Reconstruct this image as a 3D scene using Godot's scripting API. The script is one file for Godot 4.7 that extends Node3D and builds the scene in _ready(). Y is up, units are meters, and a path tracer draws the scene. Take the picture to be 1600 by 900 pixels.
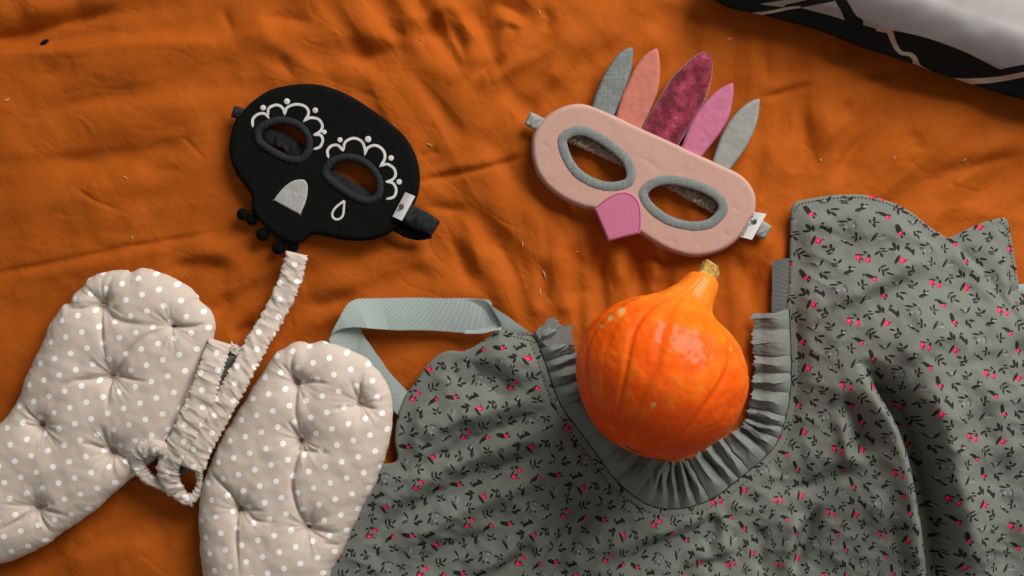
extends Node3D
# A bedspread seen from above with two fabric masks, quilted wings, a flowered dress, a squash and a pillow corner.
# Plan positions are measured in photograph pixels (1600 x 900); one is 0.54 mm on the bed.
const S := 0.00054
const CAM := 1.2
var org := Vector3.ZERO
var used := {}
var M := {}
var T := {}
var rough_noise := FastNoiseLite.new()

# ---------------------------------------------------------------- helpers
func W(p: Vector2, h: float, hp: float) -> Vector3:      # plan point at height h of a thing that was measured at height hp
	var k := S * (1.0 - hp / CAM)
	return Vector3((p.x - 800.0) * k, h, (p.y - 450.0) * k)

func zp(a: Array, ox: float, oy: float, z: float) -> PackedVector2Array:
	var r := PackedVector2Array()
	for i in range(0, a.size(), 2):
		r.append(Vector2(ox + a[i] / z, oy + a[i + 1] / z))
	return r

func smooth(c: PackedVector2Array, n: int, closed := true) -> PackedVector2Array:
	var r := PackedVector2Array()
	var m := c.size()
	for i in (m if closed else m - 1):
		var a := c[(i - 1 + m) % m] if closed or i > 0 else c[0] * 2.0 - c[1]
		var b := c[i]
		var d := c[(i + 1) % m]
		var e := c[(i + 2) % m] if closed or i + 2 < m else d * 2.0 - b
		for k in n:
			r.append(b.cubic_interpolate(d, a, e, float(k) / n))
	if not closed:
		r.append(c[m - 1])
	return r

class Outline:
	var pts: PackedVector2Array
	var box: Rect2
	var c := 8.0
	var nx := 0
	var ny := 0
	var raster: PackedFloat32Array
	func _init(p: PackedVector2Array) -> void:
		pts = p
		box = Rect2(p[0], Vector2.ZERO)
		for q in p:
			box = box.expand(q)
		box = box.grow(20.0)
		nx = int(box.size.x / c) + 2
		ny = int(box.size.y / c) + 2
		raster.resize(nx * ny)
		for j in ny:
			for i in nx:
				raster[j * nx + i] = exact(box.position + Vector2(i * c, j * c))
	func exact(q: Vector2) -> float:
		var best := 1e12
		var a := pts[pts.size() - 1]
		for b in pts:
			var d := q.distance_squared_to(Geometry2D.get_closest_point_to_segment(q, a, b))
			if d < best:
				best = d
			a = b
		return sqrt(best) if Geometry2D.is_point_in_polygon(q, pts) else -sqrt(best)
	func sd(q: Vector2) -> float:                         # distance to the edge, positive inside
		var g := (q - box.position) / c
		var i := int(g.x)
		var j := int(g.y)
		if g.x < 0.0 or g.y < 0.0 or i >= nx - 1 or j >= ny - 1:
			return -20.0
		var fx := g.x - i
		var fy := g.y - j
		var o := j * nx + i
		var v := lerpf(lerpf(raster[o], raster[o + 1], fx), lerpf(raster[o + nx], raster[o + nx + 1], fx), fy)
		return exact(q) if absf(v) < 9.0 else v

class Fold:
	var pts: PackedVector2Array
	var h := 0.0
	var wl := 1.0
	var wr := 1.0
	var box: Rect2
	var length := 0.0
	var at: PackedFloat32Array
	var fade := 0.3
	func _init(p: PackedVector2Array, height: float, left: float, right := -1.0, f := 0.3) -> void:
		pts = p
		h = height
		wl = left
		wr = right if right > 0.0 else left
		fade = f
		box = Rect2(p[0], Vector2.ZERO)
		at.append(0.0)
		for i in range(1, p.size()):
			box = box.expand(p[i])
			length += p[i].distance_to(p[i - 1])
			at.append(length)
		box = box.grow(maxf(wl, wr) * 4.0)
	func v(q: Vector2) -> float:
		if not box.has_point(q):
			return 0.0
		var best := 1e12
		var side := 0.0
		var t := 0.0
		for i in range(1, pts.size()):
			var a := pts[i - 1]
			var b := pts[i]
			var n := Geometry2D.get_closest_point_to_segment(q, a, b)
			var d := q.distance_squared_to(n)
			if d < best:
				best = d
				side = (b - a).cross(q - a)
				t = at[i - 1] + a.distance_to(n)
		var w := wl if side < 0.0 else wr
		var e := best / (w * w)
		if e > 16.0:
			return 0.0
		var u := t / length
		var k := 1.0
		if fade > 0.0:
			k = smoothstep(0.0, fade, u + 0.02) * smoothstep(0.0, fade, 1.02 - u)
		elif fade < 0.0:                                   # fades at its far end only
			k = smoothstep(0.0, -fade, 1.02 - u)
		return h * k * exp(1.0 - sqrt(1.0 + 3.2 * e)) * (1.0 - e / 16.0)

func fold(a: Array, h_mm: float, wl: float, wr := -1.0, fade := 0.3) -> Fold:
	return Fold.new(smooth(zp(a, 0, 0, 1), 5, false), h_mm * 0.001, wl, wr, fade)

func folds(list: Array, p: Vector2) -> float:
	var s := 0.0
	for f: Fold in list:
		s += f.v(p)
	return s

func mk(v: PackedVector3Array, uv: PackedVector2Array, idx: PackedInt32Array, closed: bool, cols := PackedColorArray()) -> ArrayMesh:
	var sum := 0.0
	var c := Vector3.ZERO
	for q in v:
		c += q
	c /= maxf(1.0, v.size())
	for t in range(0, idx.size(), 3):
		var a := v[idx[t]]
		var n := (v[idx[t + 2]] - a).cross(v[idx[t + 1]] - a)
		sum += n.dot(a - c) if closed else n.y
	if sum < 0.0:
		for t in range(0, idx.size(), 3):
			var k := idx[t + 1]
			idx[t + 1] = idx[t + 2]
			idx[t + 2] = k
	for i in v.size():
		v[i] -= org
	var arr := []
	arr.resize(Mesh.ARRAY_MAX)
	arr[Mesh.ARRAY_VERTEX] = v
	arr[Mesh.ARRAY_TEX_UV] = uv
	arr[Mesh.ARRAY_INDEX] = idx
	if cols.size():
		arr[Mesh.ARRAY_COLOR] = cols
	var st := SurfaceTool.new()
	st.create_from_arrays(arr)
	st.generate_normals()
	return st.commit()

func pad_mesh(sd: Callable, box: Rect2, g: float, top: Callable, bottom: Callable, hp: float, uvf: Callable, two := true) -> ArrayMesh:
	var nx := int(ceil(box.size.x / g)) + 1
	var ny := int(ceil(box.size.y / g)) + 1
	var d := PackedFloat32Array()
	d.resize(nx * ny)
	var v := PackedVector3Array()
	var lo := PackedVector3Array()
	var uv := PackedVector2Array()
	var id := PackedInt32Array()
	id.resize(nx * ny)
	id.fill(-1)
	for j in ny:
		for i in nx:
			var p := box.position + Vector2(i * g, j * g)
			var s: float = sd.call(p)
			d[j * nx + i] = s
			if s > 0.0:
				id[j * nx + i] = v.size()
				v.append(W(p, top.call(p, s), hp))
				if two:
					lo.append(W(p, bottom.call(p, s), hp))
				uv.append(uvf.call(p))
	var edges := {}
	var idx := PackedInt32Array()
	for j in ny - 1:
		for i in nx - 1:
			var o := j * nx + i
			var cs := [o, o + 1, o + nx + 1, o + nx]
			var full := id[o] >= 0 and id[o + 1] >= 0 and id[o + nx] >= 0 and id[o + nx + 1] >= 0
			if full:
				idx.append_array([id[o], id[o + 1], id[o + nx + 1], id[o], id[o + nx + 1], id[o + nx]])
				continue
			if id[o] < 0 and id[o + 1] < 0 and id[o + nx] < 0 and id[o + nx + 1] < 0:
				continue
			var poly := PackedInt32Array()
			for k in 4:
				var a: int = cs[k]
				var b: int = cs[(k + 1) % 4]
				if id[a] >= 0:
					poly.append(id[a])
				if (id[a] >= 0) != (id[b] >= 0):
					var key := mini(a, b) * 4 + (1 if absi(a - b) == 1 else 2)
					if not edges.has(key):
						var pa := box.position + Vector2((a % nx) * g, (a / nx) * g)
						var pb := box.position + Vector2((b % nx) * g, (b / nx) * g)
						var p := pa.lerp(pb, clampf(d[a] / (d[a] - d[b]), 0.0, 1.0))
						edges[key] = v.size()
						v.append(W(p, top.call(p, 0.0), hp))
						if two:
							lo.append(W(p, bottom.call(p, 0.0), hp))
						uv.append(uvf.call(p))
					poly.append(edges[key])
			for k in range(1, poly.size() - 1):
				idx.append_array([poly[0], poly[k], poly[k + 1]])
	if two:
		var n := v.size()
		var m := idx.size()
		v.append_array(lo)
		uv.append_array(uv.duplicate())
		for t in range(0, m, 3):
			idx.append_array([idx[t] + n, idx[t + 2] + n, idx[t + 1] + n])
	return mk(v, uv, idx, two)

func surf(nu: int, nv: int, f: Callable, closed: bool, uvs := Vector2.ONE, uvf: Variant = null) -> ArrayMesh:
	var v := PackedVector3Array()
	var uv := PackedVector2Array()
	var idx := PackedInt32Array()
	var laid := uvf != null
	for i in nu + 1:
		for j in nv + 1:
			v.append(f.call(float(i) / nu, float(j) / nv))
			var at := Vector2(float(i) / nu, float(j) / nv)
			if laid:
				at = uvf.call(at.x, at.y)
			uv.append(at * uvs)
	for i in nu:
		for j in nv:
			var a := i * (nv + 1) + j
			var b := a + nv + 1
			idx.append_array([a, b, b + 1, a, b + 1, a + 1])
	return mk(v, uv, idx, closed)

func numbered(n: String) -> String:
	var c: int = used.get(n, 0)
	used[n] = c + 1
	return n if c == 0 else "%s_%03d" % [n, c]

func thing(called: String, label: String, category: String, at: Vector3, group := "") -> Node3D:
	var o := Node3D.new()
	o.name = numbered(called)
	add_child(o)
	o.position = at
	org = at
	o.set_meta("label", label)
	o.set_meta("category", category)
	if group:
		o.set_meta("group", group)
	return o

func part(called: String, mesh: Mesh, mat: Material, parent: Node, label := "") -> MeshInstance3D:
	var o := MeshInstance3D.new()
	o.mesh = mesh
	o.material_override = mat
	var n := called
	var k := 0
	while parent.has_node(NodePath(n)):
		k += 1
		n = "%s_%03d" % [called, k]
	o.name = n
	if label:
		o.set_meta("label", label)
	parent.add_child(o, true)
	return o

func bump01(d: float, r: float) -> float:                  # the rounded rise from an edge
	var t := 1.0 - clampf(d / r, 0.0, 1.0)
	return sqrt(maxf(0.0, 1.0 - t * t))

func along(c: PackedVector2Array, u: float) -> Vector2:
	var x := clampf(u, 0.0, 1.0) * (c.size() - 1)
	var i := mini(int(x), c.size() - 2)
	return c[i].lerp(c[i + 1], x - i)

func along_f(c: Array, u: float) -> float:
	var x := clampf(u, 0.0, 1.0) * (c.size() - 1)
	var i := mini(int(x), c.size() - 2)
	return lerpf(c[i], c[i + 1], x - i)

func even(c: PackedVector2Array, n: int) -> PackedVector2Array:   # resampled at even steps
	var at := PackedFloat32Array([0.0])
	for i in range(1, c.size()):
		at.append(at[i - 1] + c[i].distance_to(c[i - 1]))
	var r := PackedVector2Array()
	var k := 1
	for i in n + 1:
		var d := at[at.size() - 1] * i / n
		while k < c.size() - 1 and at[k] < d:
			k += 1
		r.append(c[k - 1].lerp(c[k], clampf((d - at[k - 1]) / maxf(1e-6, at[k] - at[k - 1]), 0.0, 1.0)))
	return r

func span(c: PackedVector2Array) -> float:
	var l := 0.0
	for i in range(1, c.size()):
		l += c[i].distance_to(c[i - 1])
	return l

# A gathered elastic band that lies along a path: an oval tube of cloth with crosswise puckers and frilled edges.
func gathered(path: PackedVector2Array, half: Array, mid: Array, thick: float, pucker: float, every: float, hp: float, sd: int, frill := 1.6) -> ArrayMesh:
	var l := span(path)
	var nu := int(l / 1.1)
	var nv := 28
	var c := even(path, nu)
	var n1 := FastNoiseLite.new()
	n1.seed = sd
	n1.noise_type = FastNoiseLite.TYPE_SIMPLEX
	n1.frequency = 1.0
	n1.fractal_octaves = 2
	return surf(nu, nv, func(u: float, v: float) -> Vector3:
		var i := clampi(int(u * nu + 0.5), 0, nu)
		var t := (c[mini(i + 2, nu)] - c[maxi(i - 2, 0)]).normalized()
		var n := Vector2(-t.y, t.x)
		var phi := v * TAU
		var s := u * l
		var cap := minf(1.0, minf(u, 1.0 - u) * l / 3.0 + 0.05)
		var co := signf(cos(phi)) * pow(absf(cos(phi)), 0.75)
		var si := signf(sin(phi)) * pow(absf(sin(phi)), 0.8)
		var w := along_f(half, u) * (0.97 + 0.03 * cap)
		var across := co * w
		var wob := n1.get_noise_2d(s / every * 0.42 + co * 0.12, co * 0.3 + 7.0)
		var ridge := 1.0 - 2.2 * absf(wob)
		var fine := n1.get_noise_2d(s / every * 1.1 + co * 0.4, co * 0.6 + 31.0)
		var hh := thick * si * cap + (pucker * (ridge * 0.75 + fine * 0.35) * (1.0 if si > 0.0 else 0.3) * (0.55 + 0.45 * absf(si))) * cap
		var edge := smoothstep(0.72, 1.0, absf(co))
		across += signf(co) * edge * frill * (n1.get_noise_2d(s / every * 1.9, 60.0 + signf(co)) * 1.4 + 0.35 * sin(s * 1.9))
		var p := c[i] + n * across + t * edge * fine * frill
		return W(p, along_f(mid, u) + hh, hp), true, Vector2.ONE, func(u: float, v: float) -> Vector2:
			var c0 := cos(v * TAU)
			return Vector2(u * l, signf(c0) * pow(absf(c0), 0.75) * along_f(half, u) + 9.0).rotated(0.4) / 27.0)

# ---------------------------------------------------------------- textures and materials
func grey_image(n: int, f: Callable) -> ImageTexture:
	var im := Image.create(n, n, false, Image.FORMAT_L8)
	for y in n:
		for x in n:
			var g: float = f.call(x, y)
			im.set_pixel(x, y, Color(g, g, g))
	return ImageTexture.create_from_image(im)

func make_weave() -> void:
	var rng := RandomNumberGenerator.new()
	rng.seed = 11
	var n := 512
	var acc := PackedFloat32Array()
	acc.resize(n * n)
	for pass_ in 2:
		for a in n:
			var x := 0
			while x < n:
				var l := rng.randi_range(14, 120)
				var k := rng.randf_range(-1.0, 1.0)
				for i in range(x, mini(n, x + l)):
					acc[(a * n + i) if pass_ == 0 else (i * n + a)] += k
				x += l
	T.weave = grey_image(n, func(x: int, y: int) -> float: return clampf(0.93 + 0.02 * acc[y * n + x], 0.0, 1.0))
	T.linen = grey_image(n, func(x: int, y: int) -> float: return clampf(0.8 + 0.11 * acc[y * n + x], 0.0, 1.0))
	T.weave_bump = grey_image(n, func(x: int, y: int) -> float: return clampf(0.5 + 0.14 * acc[y * n + x] + 0.12 * (((x / 2) + (y / 2)) % 2), 0.0, 1.0))
	var no := FastNoiseLite.new()
	no.seed = 5
	no.frequency = 0.02
	no.fractal_octaves = 4
	T.soft = ImageTexture.create_from_image(no.get_seamless_image(256, 256))
	# crumple: the straight-edged little creases of washed cotton
	var ce := FastNoiseLite.new()
	ce.seed = 21
	ce.noise_type = FastNoiseLite.TYPE_CELLULAR
	ce.cellular_return_type = FastNoiseLite.RETURN_DISTANCE2_SUB
	ce.cellular_jitter = 1.1
	ce.frequency = 0.016
	ce.fractal_type = FastNoiseLite.FRACTAL_NONE
	ce.domain_warp_enabled = true
	ce.domain_warp_amplitude = 14.0
	ce.domain_warp_frequency = 0.012
	var ci := ce.get_seamless_image(768, 768)
	var cm := no.get_seamless_image(768, 768)
	T.crumple = grey_image(768, func(x: int, y: int) -> float:
		var e := ci.get_pixel(x, y).r / 0.045
		var k := smoothstep(0.36, 0.62, cm.get_pixel(x, y).r)
		return clampf(0.8 - 0.6 * k / (1.0 + e * e), 0.0, 1.0))

func cloth(color: Color, rough := 0.9, relief := 0.02, per := 0.09, tex := "weave") -> StandardMaterial3D:
	var m := StandardMaterial3D.new()
	m.albedo_color = color
	m.albedo_texture = T[tex]
	m.roughness = rough
	m.metallic_specular = 0.25
	m.uv1_triplanar = true
	m.uv1_scale = Vector3.ONE / per
	m.heightmap_enabled = true
	m.heightmap_texture = T.weave_bump
	m.heightmap_scale = relief
	return m

func spot(im: Image, o: Vector2, e1: Vector2, e2: Vector2, c: Vector2, rx: float, ry: float, ang: float, col: Color) -> void:
	# an oval of the print, laid round the edges of the repeat
	var n := im.get_width()
	var det := e1.cross(e2)
	var r := maxf(rx, ry) + 3.0
	var q := c - o
	var u0 := q.cross(e2) / det * n
	var v0 := e1.cross(q) / det * n
	var ru := int(r / e1.length() * n * 1.15) + 2
	var rv := int(r / e2.length() * n * 1.15) + 2
	var ca := cos(ang)
	var sa := sin(ang)
	for y in range(int(v0) - rv, int(v0) + rv + 1):
		for x in range(int(u0) - ru, int(u0) + ru + 1):
			var p := o + e1 * (float(x) / n) + e2 * (float(y) / n) - c
			var a := (p.x * ca + p.y * sa) / rx
			var b := (-p.x * sa + p.y * ca) / ry
			var l := sqrt(a * a + b * b)
			var k := clampf((1.0 - l) * minf(rx, ry) / 2.5 + 0.5, 0.0, 1.0)
			if k > 0.0:
				var xi := posmod(x, n)
				var yi := posmod(y, n)
				im.set_pixel(xi, yi, im.get_pixel(xi, yi).lerp(col, k))

func make_print() -> void:
	var im := Image.create(512, 512, false, Image.FORMAT_RGB8)
	im.fill(Color(0.43, 0.445, 0.418))
	var o := Vector2(100, 135)
	var e1 := Vector2(700, 305)
	var e2 := Vector2(-208, 680)
	var dk := Color(0.115, 0.13, 0.12)
	var bl := Color(0.30, 0.32, 0.35)
	var li := Color(0.53, 0.54, 0.54)
	var pk := Color(0.78, 0.07, 0.24)
	var pl := Color(0.88, 0.30, 0.44)
	var leaf := [
		[140, 125, 40, 12, -55], [65, 130, 30, 9, 30], [262, 120, 21, 12, 50], [308, 145, 30, 14, -40], [240, 162, 28, 10, 15], [245, 186, 24, 9, 15], [275, 195, 12, 6, 60],
		[165, 243, 36, 14, 10], [105, 265, 14, 34, 0], [140, 295, 34, 15, 60], [900, 265, 29, 13, 15], [958, 270, 13, 30, 5], [930, 315, 31, 11, -15], [975, 310, 12, 25, 20], [935, 348, 29, 11, -8],
		[365, 270, 52, 17, -12], [385, 230, 15, 26, 10], [330, 285, 22, 8, -30], [420, 228, 16, 8, 0], [345, 300, 14, 7, 0], [710, 48, 27, 9, 10], [718, 78, 27, 9, 5], [655, 95, 31, 13, -40], [692, 122, 13, 25, -20],
		[790, 62, 31, 14, 10], [815, 20, 16, 30, 0], [845, 45, 13, 38, 5], [685, 245, 33, 10, -20], [700, 285, 35, 12, -25], [640, 285, 8, 27, 15], [668, 325, 11, 33, 0], [728, 330, 34, 12, 25],
		[195, 390, 43, 12, 8], [255, 375, 27, 12, 35], [195, 480, 10, 20, 0], [458, 395, 12, 27, 15], [475, 432, 31, 8, 0], [420, 415, 10, 25, -10], [450, 465, 13, 23, -20],
		[290, 545, 12, 27, -5], [268, 577, 25, 8, 0], [282, 608, 11, 23, 15], [318, 595, 12, 19, 0], [195, 625, 52, 14, 38], [240, 660, 14, 14, 0], [440, 595, 56, 15, -55],
		[605, 700, 15, 40, -15], [578, 740, 25, 13, -10], [740, 750, 62, 18, 50], [775, 775, 17, 40, 10], [725, 687, 16, 14, 0], [705, 735, 20, 8, 30],
		[818, 175, 56, 15, -58], [900, 185, 15, 6, -20], [540, 345, 50, 21, 35], [487, 322, 9, 14, 0], [590, 358, 18, 8, 30], [650, 520, 24, 62, -8], [640, 480, 18, 12, 0], [675, 605, 11, 16, 0], [695, 570, 10, 22, -10],
		[492, 98, 36, 12, 8], [577, 125, 16, 28, 12], [553, 75, 21, 12, 40], [485, 175, 6, 17, 0], [530, 102, 24, 5, -10], [505, 140, 10, 24, -20]]
	for a in leaf:
		spot(im, o, e1, e2, Vector2(a[0], a[1]), a[2] * 1.0, a[3] * 0.96, deg_to_rad(a[4]), dk)
	for a in [[275, 150, 268, 190], [915, 340, 965, 290], [680, 75, 690, 110], [665, 260, 668, 320], [448, 450, 462, 410], [285, 600, 292, 560], [860, 40, 815, 60], [215, 400, 270, 380], [655, 480, 650, 560]]:
		for k in 9:
			spot(im, o, e1, e2, Vector2(a[0], a[1]).lerp(Vector2(a[2], a[3]), k / 8.0), 5, 5, 0, dk)
	for a in [[85, 155, 26, 15, 20], [180, 430, 27, 20, 0], [290, 445, 19, 46, 0], [495, 578, 44, 15, 5], [765, 738, 16, 16, 0], [215, 650, 15, 9, 40]]:
		spot(im, o, e1, e2, Vector2(a[0], a[1]), a[2], a[3], deg_to_rad(a[4]), bl)
	for a in [[105, 133, 18, 9, 0], [405, 246, 20, 12, 0], [215, 455, 16, 14, 0], [278, 455, 9, 24, 0], [505, 615, 40, 8, 0], [185, 604, 16, 9, 0], [768, 736, 9, 7, 0], [490, 575, 18, 6, 5]]:
		spot(im, o, e1, e2, Vector2(a[0], a[1]), a[2], a[3], deg_to_rad(a[4]), li)
	for a in [[482, 130, 31, 37, 0], [565, 163, 24, 38, 15], [860, 190, 31, 39, 0], [573, 384, 27, 24, 0], [666, 570, 24, 27, 0]]:
		spot(im, o, e1, e2, Vector2(a[0], a[1]), a[2] * 0.88, a[3] * 0.88, deg_to_rad(a[4]), pk)
		spot(im, o, e1, e2, Vector2(a[0] - 3, a[1] - 4), a[2] * 0.4, a[3] * 0.5, deg_to_rad(a[4]), pl)
		spot(im, o, e1, e2, Vector2(a[0] + a[2] * 0.45, a[1] + a[3] * 0.3), a[2] * 0.22, a[3] * 0.5, deg_to_rad(a[4] + 20), Color(0.62, 0.03, 0.13))
	T.flowers = ImageTexture.create_from_image(im)
	# polka dots
	var d := Image.create(128, 128, false, Image.FORMAT_RGB8)
	for y in 128:
		for x in 128:
			var r := Vector2(x - 64, y - 64).length()
			var j := 0.012 * sin(x * 0.9 + 3.0 * sin(y * 0.2)) + 0.012 * sin(y * 1.1 + 2.0 * sin(x * 0.3))
			d.set_pixel(x, y, Color(0.785 + j, 0.735 + j, 0.685 + j).lerp(Color(0.95, 0.945, 0.94), clampf((21.5 - r) / 2.5 + 0.5, 0.0, 1.0)))
	T.dots = ImageTexture.create_from_image(d)
	# grosgrain: a rib every 2 texels of 8
	var gr := grey_image(64, func(x: int, _y: int) -> float: return 0.5 + 0.5 * sin(x / 64.0 * TAU * 8.0))
	T.ribs = gr
	T.ribs_color = grey_image(64, func(x: int, _y: int) -> float: return 0.86 + 0.14 * sin(x / 64.0 * TAU * 8.0))

func stroke(im: Image, a: PackedVector2Array, w: Array, col: Color) -> void:
	for i in range(1, a.size()):
		var h := along_f(w, float(i) / a.size())
		var r := Rect2(a[i - 1], Vector2.ZERO).expand(a[i]).grow(h + 2.0)
		for y in range(maxi(0, int(r.position.y)), mini(im.get_height(), int(r.end.y) + 1)):
			for x in range(maxi(0, int(r.position.x)), mini(im.get_width(), int(r.end.x) + 1)):
				var p := Vector2(x, y)
				var k := clampf(h - p.distance_to(Geometry2D.get_closest_point_to_segment(p, a[i - 1], a[i])) + 0.5, 0.0, 1.0)
				if k > 0.0:
					im.set_pixel(x, y, im.get_pixel(x, y).lerp(col, k))

func materials() -> void:
	make_weave()
	make_print()
	M.sheet = cloth(Color(0.655, 0.325, 0.09), 0.7, 0.003, 0.08)
	M.sheet.metallic_specular = 0.14
	M.sheet.albedo_texture = null
	M.sheet.heightmap_texture = T.crumple
	M.sheet.heightmap_scale = 0.015
	M.sheet.uv1_scale = Vector3.ONE / 0.34
	M.black = cloth(Color(0.052, 0.058, 0.056), 0.95, 0.012)
	M.charcoal = cloth(Color(0.175, 0.178, 0.19), 0.92, 0.012)
	M.black_pom = cloth(Color(0.035, 0.045, 0.048), 1.0, 0.05, 0.03)
	M.print_white = cloth(Color(0.84, 0.84, 0.83), 0.8, 0.008, 0.05)
	M.pink = cloth(Color(0.77, 0.62, 0.57), 0.9, 0.005)
	M.linen_grey = cloth(Color(0.58, 0.605, 0.60), 0.92, 0.012, 0.07, "linen")
	M.pale_grey = cloth(Color(0.60, 0.61, 0.585), 0.92, 0.008)
	M.beige = cloth(Color(0.66, 0.60, 0.54), 0.9, 0.02)
	M.rose = cloth(Color(0.775, 0.455, 0.575), 0.9, 0.006)
	M.salmon = cloth(Color(0.78, 0.475, 0.41), 0.85, 0.008)
	M.salmon.rim_enabled = true
	M.salmon.rim = 0.6
	M.salmon.rim_tint = 0.6
	var vn := FastNoiseLite.new()
	vn.seed = 9
	vn.frequency = 0.013
	vn.fractal_octaves = 5
	vn.fractal_gain = 0.6
	vn.domain_warp_enabled = true
	vn.domain_warp_amplitude = 40.0
	var vi := vn.get_seamless_image(512, 512)
	var vc := Image.create(512, 512, false, Image.FORMAT_RGB8)
	for y in 512:
		for x in 512:
			var g := vi.get_pixel(x, y).r
			vc.set_pixel(x, y, Color(0.36, 0.075, 0.14).lerp(Color(0.56, 0.175, 0.265), smoothstep(0.25, 0.6, g)).lerp(Color(0.80, 0.50, 0.58), smoothstep(0.66, 0.92, g)))
	T.velvet = ImageTexture.create_from_image(vc)
	M.velvet = cloth(Color.WHITE, 0.75, 0.02, 0.11, "velvet")
	M.velvet.heightmap_texture = ImageTexture.create_from_image(vi)
	M.velvet.heightmap_scale = 0.06
	M.velvet.rim_enabled = true
	M.velvet.rim = 1.0
	M.velvet.rim_tint = 0.7
	var dots := StandardMaterial3D.new()
	dots.albedo_texture = T.dots
	dots.roughness = 0.92
	dots.metallic_specular = 0.2
	M.dots = dots
	M.lining = cloth(Color(0.44, 0.45, 0.42), 0.92, 0.02)
	var dress := StandardMaterial3D.new()
	dress.albedo_texture = T.flowers
	dress.roughness = 0.78
	dress.metallic_specular = 0.3
	M.dress = dress
	M.ruffle = cloth(Color(0.495, 0.52, 0.50), 0.8, 0.01, 0.05)
	M.ruffle.backlight_enabled = true
	M.ruffle.backlight = Color(0.25, 0.25, 0.25)
	M.thread = cloth(Color(0.17, 0.18, 0.165), 0.9, 0.01)
	var rib := StandardMaterial3D.new()
	rib.albedo_color = Color(0.75, 0.82, 0.80)
	rib.albedo_texture = T.ribs_color
	rib.roughness = 0.6
	rib.heightmap_enabled = true
	rib.heightmap_texture = T.ribs
	rib.heightmap_scale = 0.03
	M.ribbon = rib
	var rib2: StandardMaterial3D = rib.duplicate()
	rib2.albedo_color = Color(0.36, 0.375, 0.37)
	M.ribbon_dark = rib2
	M.tag = cloth(Color(0.9, 0.9, 0.9), 0.7, 0.008, 0.03)

# ---------------------------------------------------------------- the bed sheet
var sheet_folds := []
var sn := FastNoiseLite.new()
var sn2 := FastNoiseLite.new()
var sn3 := FastNoiseLite.new()

var sn4 := FastNoiseLite.new()
# x, y, radius, length of the folds, spacing, height, direction
var runs := [[985, 425, 190, 210.0, 34.0, 0.0036, -1.5], [845, 420, 130, 170.0, 42.0, 0.0030, -1.2], [700, 40, 190, 150.0, 44.0, 0.0052, -0.95], [520, 80, 170, 190.0, 50.0, 0.0040, -0.2], [850, 90, 190, 200.0, 52.0, 0.0046, 0.75], [1390, 230, 200, 230.0, 60.0, 0.0052, 0.75], [1235, 150, 150, 170.0, 44.0, 0.0042, 1.45], [1130, 60, 170, 200.0, 60.0, 0.0038, 1.3], [130, 40, 260, 300.0, 46.0, 0.0044, 0.12], [180, 300, 250, 320.0, 70.0, 0.0026, 0.1], [740, 370, 170, 180.0, 62.0, 0.0046, -0.85], [430, 460, 200, 170.0, 52.0, 0.0044, 0.45], [1160, 420, 120, 150.0, 38.0, 0.0036, 1.1], [140, 860, 240, 260.0, 80.0, 0.0036, 0.35], [1560, 260, 170, 200.0, 66.0, 0.0036, 0.3], [620, 430, 150, 180.0, 60.0, 0.0032, 0.3]]

class Run:
	var at: Vector2
	var near: float
	var scale: Vector2
	var high: float
	var turn: float

var run_list: Array[Run] = []

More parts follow.
